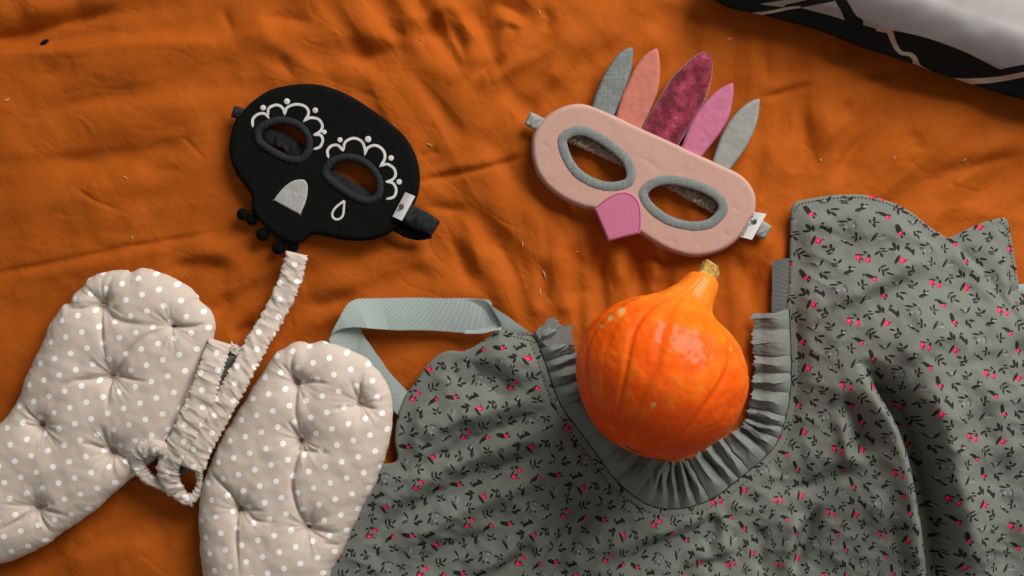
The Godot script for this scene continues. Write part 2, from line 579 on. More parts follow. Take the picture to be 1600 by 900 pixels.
func prepare_sheet() -> void:
	for r in runs:
		var k := Run.new()
		k.at = Vector2(r[0], r[1])
		k.near = 1.0 / (r[2] * r[2])
		k.scale = Vector2(1.0 / r[3], 1.0 / r[4])
		k.high = r[5]
		k.turn = r[6]
		run_list.append(k)
	sn4.seed = 57
	sn4.noise_type = FastNoiseLite.TYPE_SIMPLEX
	sn4.frequency = 0.62
	sn4.fractal_octaves = 1
	sn4.fractal_gain = 0.3
	sn.seed = 3
	sn.noise_type = FastNoiseLite.TYPE_SIMPLEX
	sn.frequency = 0.0032
	sn.fractal_octaves = 3
	sn.domain_warp_enabled = true
	sn.domain_warp_amplitude = 60.0
	sn.domain_warp_frequency = 0.004
	sn2.seed = 8
	sn2.noise_type = FastNoiseLite.TYPE_SIMPLEX
	sn2.fractal_type = FastNoiseLite.FRACTAL_RIDGED
	sn2.frequency = 0.0055
	sn2.fractal_octaves = 2
	sn2.domain_warp_enabled = true
	sn2.domain_warp_amplitude = 45.0
	sn2.domain_warp_frequency = 0.008
	sn3.seed = 31
	sn3.noise_type = FastNoiseLite.TYPE_CELLULAR
	sn3.cellular_return_type = FastNoiseLite.RETURN_DISTANCE2_SUB
	sn3.cellular_jitter = 1.15
	sn3.frequency = 0.012
	sn3.fractal_type = FastNoiseLite.FRACTAL_NONE
	sn3.domain_warp_enabled = true
	sn3.domain_warp_amplitude = 9.0
	sn3.domain_warp_frequency = 0.01
	# points in photograph pixels, height in millimetres, half widths to the left and right
	var list := [
		[[-80, 442, 0, 425, 90, 408, 200, 385, 300, 368, 375, 352], -1.8, 5, 9], [[0, 440, 150, 410, 330, 374], 1.2, 14, 20],
		[[636, 288, 690, 275, 760, 262, 832, 239], -2.0, 6, 4], [[640, 275, 700, 262, 770, 248, 830, 225], 1.3, 14, 10],
		[[650, 245, 685, 232], -1.0, 5, 5],
		[[-60, 66, 0, 55, 50, 44, 100, 30, 180, 10], -6.0, 16, 10], [[-40, 88, 60, 78, 170, 68, 260, 64, 365, 66], 3.0, 12, 22], [[20, 22, 120, 5], 2.5, 18, 18],
		[[365, 66, 400, 50, 440, 40], 2.0, 10, 16], [[340, 0, 352, 30, 366, 62], -1.6, 8, 8],
		[[400, 26, 440, 26, 490, 32], -2.6, 9, 7], [[405, 55, 440, 75, 480, 100, 510, 118], 2.2, 14, 12], [[430, 85, 450, 112, 455, 125], -2, 9, 9],
		[[530, 88, 580, 82, 625, 70], -3.2, 11, 8], [[520, 68, 560, 50, 600, 45], 1.8, 14, 14], [[590, 30, 625, 50, 640, 62], -1.5, 9, 9],
		[[632, 2, 640, 22, 658, 26, 690, 8, 712, 12, 738, 36], 3.0, 8, 10], [[676, 14, 678, 34, 664, 52, 645, 68], -3.2, 7, 9],
		[[700, 26, 712, 50, 722, 72, 728, 92], -4.0, 10, 8], [[716, 20, 738, 50, 760, 66], 2.5, 12, 10],
		[[770, 2, 800, 12, 825, 32], -3.4, 10, 8], [[770, 30, 795, 30, 820, 44], 2.6, 8, 9], [[788, 36, 815, 50], -2.0, 7, 7], [[838, 10, 856, 25, 850, 50], -2.6, 9, 8],
		[[735, 122, 760, 104, 795, 88], -3.2, 9, 8], [[740, 140, 790, 110, 850, 80, 900, 40], 2.2, 16, 14], [[870, 120, 905, 90, 930, 60], -2.5, 12, 12], [[600, 110, 680, 108, 740, 130], 1.6, 20, 20],
		[[690, 360, 712, 388, 728, 425, 752, 462], -4.2, 14, 10], [[715, 350, 740, 390, 765, 430], 2.0, 16, 16], [[655, 318, 700, 326, 738, 330], -2.6, 10, 7], [[640, 350, 660, 400, 700, 440], 2.0, 18, 16],
		[[880, 375, 898, 400, 936, 430, 940, 450], -2.4, 12, 10], [[938, 375, 942, 400, 940, 452], -2.6, 9, 9], [[998, 372, 1000, 410, 998, 458], -3.8, 11, 11], [[965, 380, 968, 420, 965, 455], 2.0, 14, 12], [[915, 385, 922, 440], 1.4, 12, 12], [[1024, 400, 1030, 445], 2.2, 12, 12],
		[[850, 376, 856, 420, 838, 470], 1.8, 14, 12], [[838, 400, 850, 440, 845, 490], -1.8, 8, 8], [[880, 465, 910, 455, 930, 465], -1.5, 9, 7], [[868, 485, 900, 478], 1.2, 8, 8],
		[[1120, 380, 1150, 400, 1170, 440, 1175, 500], -2.6, 12, 12], [[1150, 420, 1190, 380, 1215, 350], 2.6, 18, 16], [[1170, 480, 1190, 420, 1205, 380], -1.8, 10, 10],
		[[1188, 154, 1230, 142, 1280, 127], -2.0, 6, 4], [[1190, 142, 1235, 128, 1275, 116], 1.4, 10, 8],
		[[1196, 60, 1200, 100, 1203, 135], -2.4, 9, 9], [[1240, 40, 1272, 80, 1280, 125], 1.6, 18, 16],
		[[1262, 160, 1264, 200, 1272, 240, 1280, 272], -4.0, 12, 18], [[1245, 160, 1246, 210, 1250, 260], 2.4, 14, 9], [[1290, 160, 1300, 210, 1310, 240], 1.6, 14, 14],
		[[1300, 300, 1320, 260, 1350, 222, 1390, 188], -3.6, 10, 12], [[1285, 290, 1310, 245, 1340, 208, 1375, 180], 2.6, 16, 10],
		[[1320, 135, 1370, 115, 1440, 102], -2.2, 10, 7], [[1325, 150, 1332, 190], -1.6, 9, 9], [[1430, 200, 1440, 240], -1.8, 10, 12],
		[[1450, 300, 1490, 270, 1560, 250, 1620, 235], -2.6, 14, 12], [[1440, 270, 1500, 240, 1600, 215], 2.4, 26, 20], [[1380, 260, 1420, 250, 1460, 230], 1.4, 18, 16],
		[[880, 160, 900, 120, 925, 95], 1.6, 14, 14], [[820, 140, 835, 175, 830, 200], -1.6, 12, 12], [[1020, 60, 1040, 30, 1050, 0], -2.0, 14, 12], [[1080, 70, 1110, 40, 1120, 0], 2.0, 18, 18], [[1150, 150, 1165, 90, 1160, 40], 1.6, 14, 14],
		[[240, 425, 300, 412, 375, 424], -3.0, 9, 12], [[260, 402, 330, 396, 400, 410], 2.2, 16, 12], [[320, 500, 345, 480, 350, 450], -2.0, 12, 12], [[358, 532, 380, 515, 402, 508], -3.6, 9, 9], [[470, 490, 510, 475, 560, 458], -3.2, 9, 10], [[480, 462, 530, 446, 600, 436], 2.0, 14, 12], [[430, 440, 400, 470, 390, 500], 1.6, 16, 16],
		[[600, 400, 640, 420, 690, 440], -1.6, 14, 14], [[530, 400, 600, 385, 650, 390], -1.8, 12, 10],
		[[0, 890, 90, 872, 190, 830, 280, 780], -1.4, 14, 20], [[60, 890, 160, 870, 260, 850], 1.6, 24, 24], [[240, 800, 250, 850, 240, 900], -1.2, 12, 12],
		[[60, 240, 110, 248, 160, 255], -1.0, 8, 8], [[100, 300, 180, 285, 250, 300], 1.6, 30, 26], [[190, 250, 240, 262, 300, 268], -1.0, 10, 9], [[20, 160, 140, 120, 260, 100], 2.0, 36, 30], [[230, 150, 300, 190, 330, 240], 1.2, 24, 24],
		[[110, 290, 150, 315, 190, 330], -0.7, 4, 4], [[280, 210, 320, 250], -0.6, 4, 4], [[60, 340, 90, 300, 110, 280], -0.5, 4, 4],
	]
	for a in list:
		var f := fold(a[0], a[1], a[2], a[3])
		if f.length < 150.0 and f.wl > 6.5:                # short soft folds are broad
			f = fold(a[0], a[1] * 0.92, a[2] * 1.45, a[3] * 1.45, 0.42)
		sheet_folds.append(f)

func sheet_h(p: Vector2) -> float:
	var h := -0.0068 + sn.get_noise_2d(p.x, p.y) * 0.0036
	h += (sn2.get_noise_2d(p.x * 0.8, p.y) - 0.2) * 0.0008
	for r: Run in run_list:                                     # soft folds that run one way in each stretch of the sheet
		var q := p - r.at
		var k := q.length_squared() * r.near
		if k < 3.4:
			q = q.rotated(r.turn) * r.scale
			var n := sn4.get_noise_2d(q.x + r.at.x, q.y)
			var c := sn4.get_noise_2d(q.x * 1.2 + r.at.y, q.y * 1.5 + 40.0) / 0.055      # and a few sharp creases among them
			h += ((n - 0.45 * absf(n)) * r.high - (0.0006 * exp(-c * c) if absf(c) < 2.5 else 0.0)) * exp(-k * 1.3)
	h += folds(sheet_folds, p) * 1.7
	return h if h < -0.003 else -0.003 + 0.004 * (1.0 - exp(-(h + 0.003) / 0.004))

func build_sheet() -> void:
	var xs := PackedFloat32Array()
	var ys := PackedFloat32Array()
	var x := -900.0
	while x < 2500.0:
		xs.append(x)
		x += 3.1 if x > -40.0 and x < 1640.0 else 22.0
	var y := -700.0
	while y < 1600.0:
		ys.append(y)
		y += 3.1 if y > -40.0 and y < 940.0 else 22.0
	var v := PackedVector3Array()
	var uv := PackedVector2Array()
	var idx := PackedInt32Array()
	var n := xs.size()
	for j in ys.size():
		for i in n:
			var p := Vector2(xs[i], ys[j])
			v.append(W(p, sheet_h(p), 0.0))
			uv.append(p / 100.0)
	for j in ys.size() - 1:
		for i in n - 1:
			var a := j * n + i
			idx.append_array([a, a + 1, a + n + 1, a, a + n + 1, a + n])
	org = Vector3.ZERO
	var o := MeshInstance3D.new()
	o.name = numbered("bed_sheet")
	o.mesh = mk(v, uv, idx, false)
	o.material_override = M.sheet
	o.set_meta("kind", "structure")
	o.set_meta("label", "rumpled rust orange cotton bed sheet under everything")
	add_child(o)

# ---------------------------------------------------------------- masks
func ring_tube(path: PackedVector2Array, rw: float, rh: float, h: Callable, hp: float, sd: int, pucker: float) -> ArrayMesh:
	var closed := path.duplicate()
	closed.append(path[0])
	var nu := 150
	var c := even(closed, nu)
	var n1 := FastNoiseLite.new()
	n1.seed = sd
	n1.frequency = 1.0
	return surf(nu, 16, func(u: float, v: float) -> Vector3:
		var i := int(u * nu + 0.5) % nu
		var t := (c[(i + 1) % nu] - c[(i - 1 + nu) % nu]).normalized()
		var n := Vector2(-t.y, t.x)
		var a := v * TAU
		var q := Vector2(cos(u * TAU), sin(u * TAU)) * 6.0
		var k := 1.0 + pucker * n1.get_noise_3d(q.x, q.y, cos(a) * 0.4)
		var p := c[i] + n * cos(a) * rw * k
		return W(p, h.call(c[i]) + sin(a) * rh * k, hp), true, Vector2(10, 1))

func print_strip(a: PackedVector2Array, half: float, top: Callable, hp: float, taper := true) -> ArrayMesh:
	var nu := 26
	var c := even(a, nu)
	return surf(nu, 4, func(u: float, v: float) -> Vector3:
		var i := int(u * nu + 0.5)
		var t := (c[mini(i + 1, nu)] - c[maxi(i - 1, 0)]).normalized()
		var w := half * (minf(1.0, 0.25 + minf(u, 1.0 - u) * 9.0) if taper else 1.0)
		var p := c[i] + Vector2(-t.y, t.x) * (v * 2.0 - 1.0) * w
		return W(p, top.call(p) + 0.0002 + 0.0001 * (1.0 - pow(v * 2.0 - 1.0, 2.0)), hp), false)

func disc(c: Vector2, r: float, top: Callable, hp: float) -> ArrayMesh:
	return surf(16, 4, func(u: float, v: float) -> Vector3:
		var p := c + Vector2.from_angle(u * TAU) * r * (1.0 - v)
		return W(p, top.call(p) + 0.0002 + 0.0003 * minf(1.0, v * 2.0), hp), false)

func tag_mesh(q: PackedVector2Array, h: float, lift: float, hp: float) -> ArrayMesh:   # q: four corners, first edge lies along the seam
	return surf(12, 16, func(u: float, v: float) -> Vector3:
		var p := q[0].lerp(q[1], u).lerp(q[3].lerp(q[2], u), v)
		return W(p, h + lift * u + 0.0012 * sin(u * 3.0) * (0.5 + v), hp), false)

func tag_logo(c: Vector2, dirv: Vector2, h: Callable, hp: float, parent: Node) -> void:
	part("tree_logo", disc(c, 4.4, h, hp), M.logo, parent)
	part("tree_logo", print_strip(PackedVector2Array([c + dirv * 3.5, c + dirv * 5.5, c + dirv * 8.0]), 1.5, h, hp, false), M.logo, parent)

func black_mask() -> void:
	var hp := 0.011
	var o := thing("skull_mask", "black fabric skull mask with white scalloped lace print and small pompoms", "mask", W(Vector2(505, 255), 0.0, hp))
	var ctrl := zp([110, 190, 150, 145, 230, 90, 320, 65, 420, 57, 500, 68, 600, 105, 700, 165, 790, 230, 870, 300, 920, 380, 943, 460, 945, 530, 930, 600, 880, 690, 820, 750, 750, 785, 680, 798, 600, 795, 520, 780, 450, 768, 415, 785, 380, 808, 340, 810, 290, 790, 230, 745, 170, 680, 150, 640, 152, 590, 130, 550, 85, 490, 55, 420, 47, 350, 58, 280, 80, 220], 340, 110, 3)
	var body := Outline.new(smooth(ctrl, 4))
	var e1 := smooth(zp([183, 300, 200, 265, 260, 235, 310, 232, 370, 250, 415, 295, 427, 345, 415, 390, 375, 418, 310, 408, 240, 370, 195, 335], 340, 110, 3), 5)
	var e2 := smooth(zp([503, 470, 525, 432, 570, 410, 620, 405, 680, 425, 728, 465, 755, 515, 758, 560, 745, 592, 710, 610, 670, 605, 608, 575, 545, 532, 512, 500], 340, 110, 3), 5)
	var h1 := Outline.new(e1)
	var h2 := Outline.new(e2)
	var pu := FastNoiseLite.new()
	pu.seed = 4
	pu.frequency = 0.03
	var sd := func(p: Vector2) -> float: return minf(body.sd(p), -maxf(h1.sd(p), h2.sd(p)))
	var top := func(p: Vector2, d: float) -> float: return 0.0068 + 0.0042 * bump01(d, 9.0) + pu.get_noise_2d(p.x, p.y) * 0.0007 * minf(1.0, d / 6.0)
	var bot := func(_p: Vector2, d: float) -> float: return 0.0062 - 0.003 * bump01(d, 10.0)
	var on := func(p: Vector2) -> float: return top.call(p, maxf(0.0, minf(body.sd(p), -maxf(h1.sd(p), h2.sd(p)))))
	part("mask_body", pad_mesh(sd, body.box, 1.8, top, bot, hp, func(p: Vector2) -> Vector2: return p / 100.0), M.black, o)
	var eh := func(_p: Vector2) -> float: return 0.0095
	part("eye_binding", ring_tube(e1, 6.6, 0.0036, eh, hp, 5, 0.2), M.charcoal, o)
	part("eye_binding", ring_tube(e2, 6.6, 0.0036, eh, hp, 6, 0.2), M.charcoal, o)
	var lace := [[162, 265, 163, 225, 190, 202, 220, 202, 240, 224], [234, 212, 238, 175, 275, 160, 304, 176, 312, 208], [312, 208, 324, 172, 370, 157, 412, 170, 424, 202, 400, 240], [404, 236, 432, 220, 470, 227, 489, 256, 478, 285, 446, 302], [446, 300, 480, 302, 491, 326, 478, 356, 446, 368],
		[518, 410, 513, 375, 532, 352, 562, 350, 588, 378], [588, 378, 596, 336, 635, 316, 674, 332, 690, 372, 687, 398], [688, 396, 702, 362, 740, 350, 774, 372, 783, 410, 758, 452], [758, 448, 792, 438, 825, 458, 833, 490, 815, 513, 785, 521], [785, 520, 820, 527, 836, 560, 824, 592, 788, 602]]
	for a in lace:
		part("scallop_print", print_strip(smooth(zp(a, 340, 110, 3), 8, false), 2.1, on, hp), M.print_white, o)
	for a in [[211, 173, 13], [323, 143, 14], [456, 185, 13], [498, 287, 11], [572, 324, 12], [704, 321, 15], [812, 409, 13], [850, 521, 13]]:
		part("dot_print", disc(Vector2(340 + a[0] / 3.0, 110 + a[1] / 3.0), a[2] / 3.0, on, hp), M.print_white, o)
	part("tear_print", print_strip(smooth(zp([592, 610, 553, 640, 535, 670, 543, 693, 565, 697, 585, 680, 590, 645, 592, 610], 340, 110, 3), 6, false), 1.7, on, hp, false), M.print_white, o)
	var nose := Outline.new(smooth(zp([260, 607, 260, 607, 300, 555, 345, 520, 390, 510, 412, 520, 420, 550, 412, 610, 385, 675, 385, 675, 322, 641], 340, 110, 3), 5))
	part("nose_patch", pad_mesh(nose.sd, nose.box, 1.5, func(p: Vector2, d: float) -> float: return on.call(p) + 0.0002 + 0.0005 * bump01(d, 2.5), func(p: Vector2, _d: float) -> float: return on.call(p) - 0.0004, hp, func(p: Vector2) -> Vector2: return p / 100.0), M.glitter, o)
	# elastic strap: comes out on the left, runs behind both eyes and loops out on the right
	part("elastic_strap", gathered(smooth(zp([60, 185, 110, 205, 190, 275, 310, 335, 420, 420, 560, 520, 660, 580, 800, 660, 900, 715], 340, 110, 3), 8, false), [9, 12, 13, 13, 13, 13, 13, 12], [0.005, 0.003, 0.001, 0.001, 0.001, 0.001, 0.002, 0.004], 0.003, 0.0016, 9.0, hp, 12, 0.5), M.charcoal, o)
	part("elastic_strap", gathered(smooth(zp([870, 655, 925, 690, 965, 708, 1000, 728, 1022, 742], 340, 110, 3), 8, false), [15, 16, 15.5, 13], [0.011, 0.013, 0.013, 0.009], 0.0045, 0.0018, 9.0, hp, 17, 0.5), M.charcoal, o)
	part("elastic_strap", gathered(smooth(zp([820, 722, 880, 748, 940, 762, 1000, 758], 340, 110, 3), 8, false), [9, 11, 11, 9], [0.004, 0.004, 0.004, 0.006], 0.004, 0.0014, 9.0, hp, 19, 0.5), M.black, o)
	var tq := zp([820, 684, 866, 706, 928, 592, 880, 570], 340, 110, 3)
	var tg := part("label_tag", tag_mesh(tq, 0.0135, 0.005, hp), M.tag, o, "white label tag with a grey tree mark")
	tag_logo(Vector2(340 + 863 / 3.0, 110 + 640 / 3.0), Vector2(0.85, 0.4).normalized(), func(_p: Vector2) -> float: return 0.0172, hp, tg)
	var pn := FastNoiseLite.new()
	pn.seed = 77
	pn.frequency = 0.7
	for a in [[376, 334, 9.5, 0.004], [390, 343, 8.5, 0.0035], [407, 366, 10, 0.004], [432, 387, 10, 0.004], [455, 385, 8.5, 0.003]]:
		var c := W(Vector2(a[0], a[1]), a[3], hp)
		var r: float = a[2] * S
		part("pompom", surf(36, 22, func(u: float, v: float) -> Vector3:
			var d := Vector3(cos(u * TAU) * sin(v * PI), cos(v * PI), sin(u * TAU) * sin(v * PI))
			return c + d * r * (1.0 + 0.13 * pn.get_noise_3d(d.x * 9.0, d.y * 9.0, d.z * 9.0) + 0.05 * pn.get_noise_3d(d.x * 3.0 + 9.0, d.y * 3.0, d.z * 3.0)), true), M.black_pom, o)
	o.position.y -= 0.003
	part("pompom_trim", gathered(smooth(zp([150, 655, 190, 690, 240, 755, 290, 800, 345, 815], 340, 110, 3), 8, false), [2.2, 2.2], [0.005, 0.005], 0.001, 0.0003, 4.0, hp, 23, 0.3), M.charcoal, o)

func bird_mask() -> void:
	var hp := 0.012
	var o := thing("bird_mask", "pale pink fabric bird mask with grey eye rings and five upright feathers", "mask", W(Vector2(1005, 280), 0.0, hp))
	var body := Outline.new(smooth(zp([200, 280, 250, 270, 300, 278, 380, 310, 480, 358, 600, 412, 700, 460, 800, 505, 870, 540, 910, 580, 930, 630, 925, 690, 900, 740, 860, 790, 800, 830, 730, 850, 670, 850, 600, 830, 545, 800, 495, 768, 420, 720, 315, 674, 270, 665, 200, 635, 140, 590, 100, 540, 80, 480, 76, 420, 85, 380, 110, 340, 150, 305], 800, 50, 2.432), 4))
	var e1 := smooth(zp([190, 415, 205, 390, 240, 374, 285, 378, 335, 402, 390, 440, 432, 480, 453, 525, 453, 555, 438, 575, 395, 587, 345, 584, 290, 564, 240, 527, 207, 475], 800, 50, 2.432), 5)
	var e2 := smooth(zp([500, 612, 515, 588, 552, 567, 600, 560, 665, 571, 733, 593, 777, 619, 802, 648, 804, 678, 786, 703, 752, 729, 698, 739, 645, 732, 588, 712, 538, 677, 508, 643], 800, 50, 2.432), 5)
	var h1 := Outline.new(e1)
	var h2 := Outline.new(e2)
	var pu := FastNoiseLite.new()
	pu.seed = 14
	pu.frequency = 0.015
	var cr := []
	for a in [[[1040, 270, 1010, 250, 985, 240], -0.5, 5], [[1140, 320, 1160, 330], -0.4, 5], [[850, 280, 870, 285], -0.5, 5], [[1050, 385, 1055, 372], -0.5, 4], [[1095, 390, 1092, 375], -0.5, 4], [[1140, 372, 1130, 360], -0.5, 4], [[868, 312, 880, 302], -0.5, 4], [[905, 325, 908, 315], -0.5, 4], [[985, 225, 978, 240, 960, 255], -0.5, 6], [[1080, 260, 1060, 275], -0.45, 6], [[960, 190, 950, 205], -0.4, 5], [[846, 222, 862, 232], -0.5, 4], [[1172, 282, 1158, 288], -0.5, 4]]:
		cr.append(fold(a[0], a[1], a[2], -1.0, 0.5))
	var sd := func(p: Vector2) -> float: return minf(body.sd(p), -maxf(h1.sd(p), h2.sd(p)))
	var top := func(p: Vector2, d: float) -> float: return 0.0092 + 0.0040 * bump01(d, 7.0) + (pu.get_noise_2d(p.x, p.y) * 0.0003 + folds(cr, p) * 0.8) * minf(1.0, d / 6.0)
	var bot := func(_p: Vector2, d: float) -> float: return 0.0085 - 0.004 * bump01(d, 9.0)
	part("mask_body", pad_mesh(sd, body.box, 1.8, top, bot, hp, func(p: Vector2) -> Vector2: return p / 100.0), M.pink, o)
	# seam between face and backing
	var rim := even(body.pts, 260)
	part("edge_seam", ring_tube(rim, 1.0, 0.0006, func(_p: Vector2) -> float: return 0.0072, hp, 3, 0.1), M.pink, o)
	var eh := func(_p: Vector2) -> float: return 0.0124
	part("eye_binding", ring_tube(e1, 8.0, 0.0018, eh, hp, 7, 0.06), M.linen_grey, o)
	part("eye_binding", ring_tube(e2, 8.0, 0.0018, eh, hp, 8, 0.06), M.linen_grey, o)
	var beak := Outline.new(smooth(zp([313, 672, 313, 672, 355, 633, 400, 610, 440, 606, 475, 628, 491, 665, 494, 720, 488, 767, 488, 767, 430, 780, 366, 797, 366, 797, 340, 735], 800, 50, 2.432), 4))
	part("beak", pad_mesh(beak.sd, beak.box, 1.6, func(_p: Vector2, d: float) -> float: return 0.0125 + 0.0026 * bump01(d, 4.0), func(_p: Vector2, d: float) -> float: return 0.0125 - 0.002 * bump01(d, 5.0), hp, func(p: Vector2) -> Vector2: return p / 100.0), M.rose, o)
	part("beak_seam", print_strip(smooth(zp([322, 668, 360, 637, 402, 616, 438, 613, 470, 634, 484, 668, 487, 720, 482, 760], 800, 50, 2.432), 6, false), 0.6, func(p: Vector2) -> float: return 0.0125 + 0.0026 * bump01(maxf(0.0, beak.sd(p)), 4.0), hp, false), M.rose_dark, o)
	var fe := [
		["grey linen feather, leftmost of the crown", M.linen_grey, [455, 52, 462, 60, 463, 90, 455, 150, 430, 220, 405, 280, 386, 330, 386, 330, 300, 290, 300, 290, 320, 230, 345, 170, 380, 110, 415, 70]],
		["salmon velour feather", M.salmon, [548, 57, 560, 72, 567, 130, 560, 210, 535, 280, 490, 378, 490, 378, 392, 332, 392, 332, 415, 250, 440, 190, 470, 130, 505, 85]],
		["tall crushed velvet feather in dark raspberry", M.velvet, [740, 69, 758, 82, 767, 130, 757, 200, 735, 260, 695, 330, 628, 440, 628, 440, 492, 380, 492, 380, 525, 310, 560, 250, 610, 170, 660, 120, 705, 82]],
		["bright pink feather", M.rose, [835, 190, 847, 198, 845, 250, 830, 320, 790, 390, 718, 482, 718, 482, 643, 448, 643, 448, 665, 385, 690, 330, 730, 270, 780, 220]],
		["pale grey feather, rightmost of the crown", M.pale_grey, [940, 250, 947, 262, 940, 330, 915, 400, 880, 460, 824, 535, 824, 535, 760, 503, 760, 503, 785, 430, 810, 370, 850, 310, 900, 265]]]
	var k := 0
	for f in fe:
		var ou := Outline.new(smooth(zp(f[2], 800, 50, 2.432), 4))
		var sdd: int = k + 40
		var fo := FastNoiseLite.new()
		fo.seed = sdd
		fo.frequency = 0.03
		var root_y := ou.box.end.y
		part("feather", pad_mesh(ou.sd, ou.box, 1.7, func(p: Vector2, d: float) -> float: return 0.0055 + 0.003 * bump01(d, 6.0) + fo.get_noise_2d(p.x, p.y) * 0.0006 + (root_y - p.y) * 0.00002,
			func(p: Vector2, d: float) -> float: return 0.0055 - 0.0018 * bump01(d, 5.0) + fo.get_noise_2d(p.x, p.y) * 0.0006 + (root_y - p.y) * 0.00002, hp, func(p: Vector2) -> Vector2: return p / 100.0), f[1], o, f[0])
		k += 1
	# elastic strap behind the mask, seen through both eyes and at both ends
	part("elastic_strap", gathered(smooth(zp([58, 322, 100, 345, 135, 362], 800, 50, 2.432), 8, false), [11, 12, 12], [0.008, 0.008, 0.007], 0.0035, 0.001, 10.0, hp, 51, 0.3), M.pale_grey, o)
	part("elastic_strap", gathered(smooth(zp([130, 350, 215, 388, 300, 425, 400, 470, 500, 515, 620, 575, 700, 620, 790, 670, 900, 730], 800, 50, 2.432), 8, false), [9, 10, 10, 10, 10, 10, 10], [0.006, 0.003, 0.002, 0.002, 0.002, 0.002, 0.004], 0.003, 0.0022, 7.0, hp, 53, 1.0), M.beige, o)
	part("elastic_strap", gathered(smooth(zp([905, 728, 945, 745, 980, 764], 800, 50, 2.432), 8, false), [13, 13.5, 12], [0.009, 0.01, 0.008], 0.004, 0.001, 10.0, hp, 55, 0.3), M.pale_grey, o)
	var tq := zp([868, 778, 910, 790, 965, 692, 922, 683], 800, 50, 2.432)
	var tg := part("label_tag", tag_mesh(tq, 0.0142, 0.004, hp), M.tag, o, "white label tag with a grey tree mark")
	var th := func(_p: Vector2) -> float: return 0.0175
	tag_logo(Vector2(800 + 923 / 2.432, 50 + 722 / 2.432), Vector2(-0.9, -0.15).normalized(), th, hp, tg)
	# the sliver of lettering that shows along the folded edge
	var a0 := Vector2(1159.5, 369.5)
	var a1 := Vector2(1177.5, 334)
	var rng := RandomNumberGenerator.new()
	rng.seed = 6
	var t := 0.04
	while t < 0.97:
		var l := rng.randf_range(0.03, 0.055)
		if absf(t - 0.62) > 0.06:
			part("tag_lettering", print_strip(PackedVector2Array([a0.lerp(a1, t), a0.lerp(a1, t + l * 0.5), a0.lerp(a1, t + l)]), rng.randf_range(0.8, 1.5), func(_p: Vector2) -> float: return 0.0162, hp, false), M.logo, tg)
		t += l + 0.035
	o.position.y -= 0.004

# ---------------------------------------------------------------- wings
func wing_mesh(ou: Outline, tufts: Array, creases: Array, thick: float, reach: float, hp: float, ang: float, shift: Vector2, sd: int) -> ArrayMesh:
	var fs := []
	for c in creases:
		var f := fold(c[0], -c[1] * 0.85, c[2] * 0.9, c[3] * 0.9 if c.size() > 3 else -1.0, -0.75)
		fs.append(f)
		fs.append(fold(c[0], -c[1] * 0.36, c[2] * 4.2, -1.0, -0.9))
	var no := FastNoiseLite.new()
	no.seed = sd
	no.frequency = 0.011
	no.fractal_octaves = 3
	var wr := FastNoiseLite.new()
	wr.seed = sd + 1
	wr.frequency = 1.0
	var sdf := func(p: Vector2) -> float: return ou.sd(p) + no.get_noise_2d(p.x * 2.0, p.y * 2.0) * 2.2
	var top := func(p: Vector2, d: float) -> float:
		var rise := bump01(d, reach)
		var h := thick * rise * (1.0 + 0.10 * no.get_noise_2d(p.x, p.y))
		var dent := 0.0
		for t: Vector2 in tufts:
			var q := p - t
			var r := q.length()
			if r < 95.0:
				dent += 0.0085 * exp(-pow(r / 14.0, 1.15)) + 0.0026 * exp(-pow(r / 42.0, 2.0))
				var an := q.angle()
				dent += 0.0013 * (wr.get_noise_2d(cos(an) * 2.6 + t.x, sin(an) * 2.6 + t.y)) * exp(-pow((r - 16.0) / 26.0, 2.0))
		h -= dent
		h += folds(fs, p)
		return maxf(h, 0.0006 + 0.10 * thick * rise) + 0.004
	var bot := func(_p: Vector2, d: float) -> float: return 0.004 - 0.004 * bump01(d, 18.0)
	var uvf := func(p: Vector2) -> Vector2: return (p - shift).rotated(ang) / 26.6
	return pad_mesh(sdf, ou.box, 2.0, top, bot, hp, uvf)

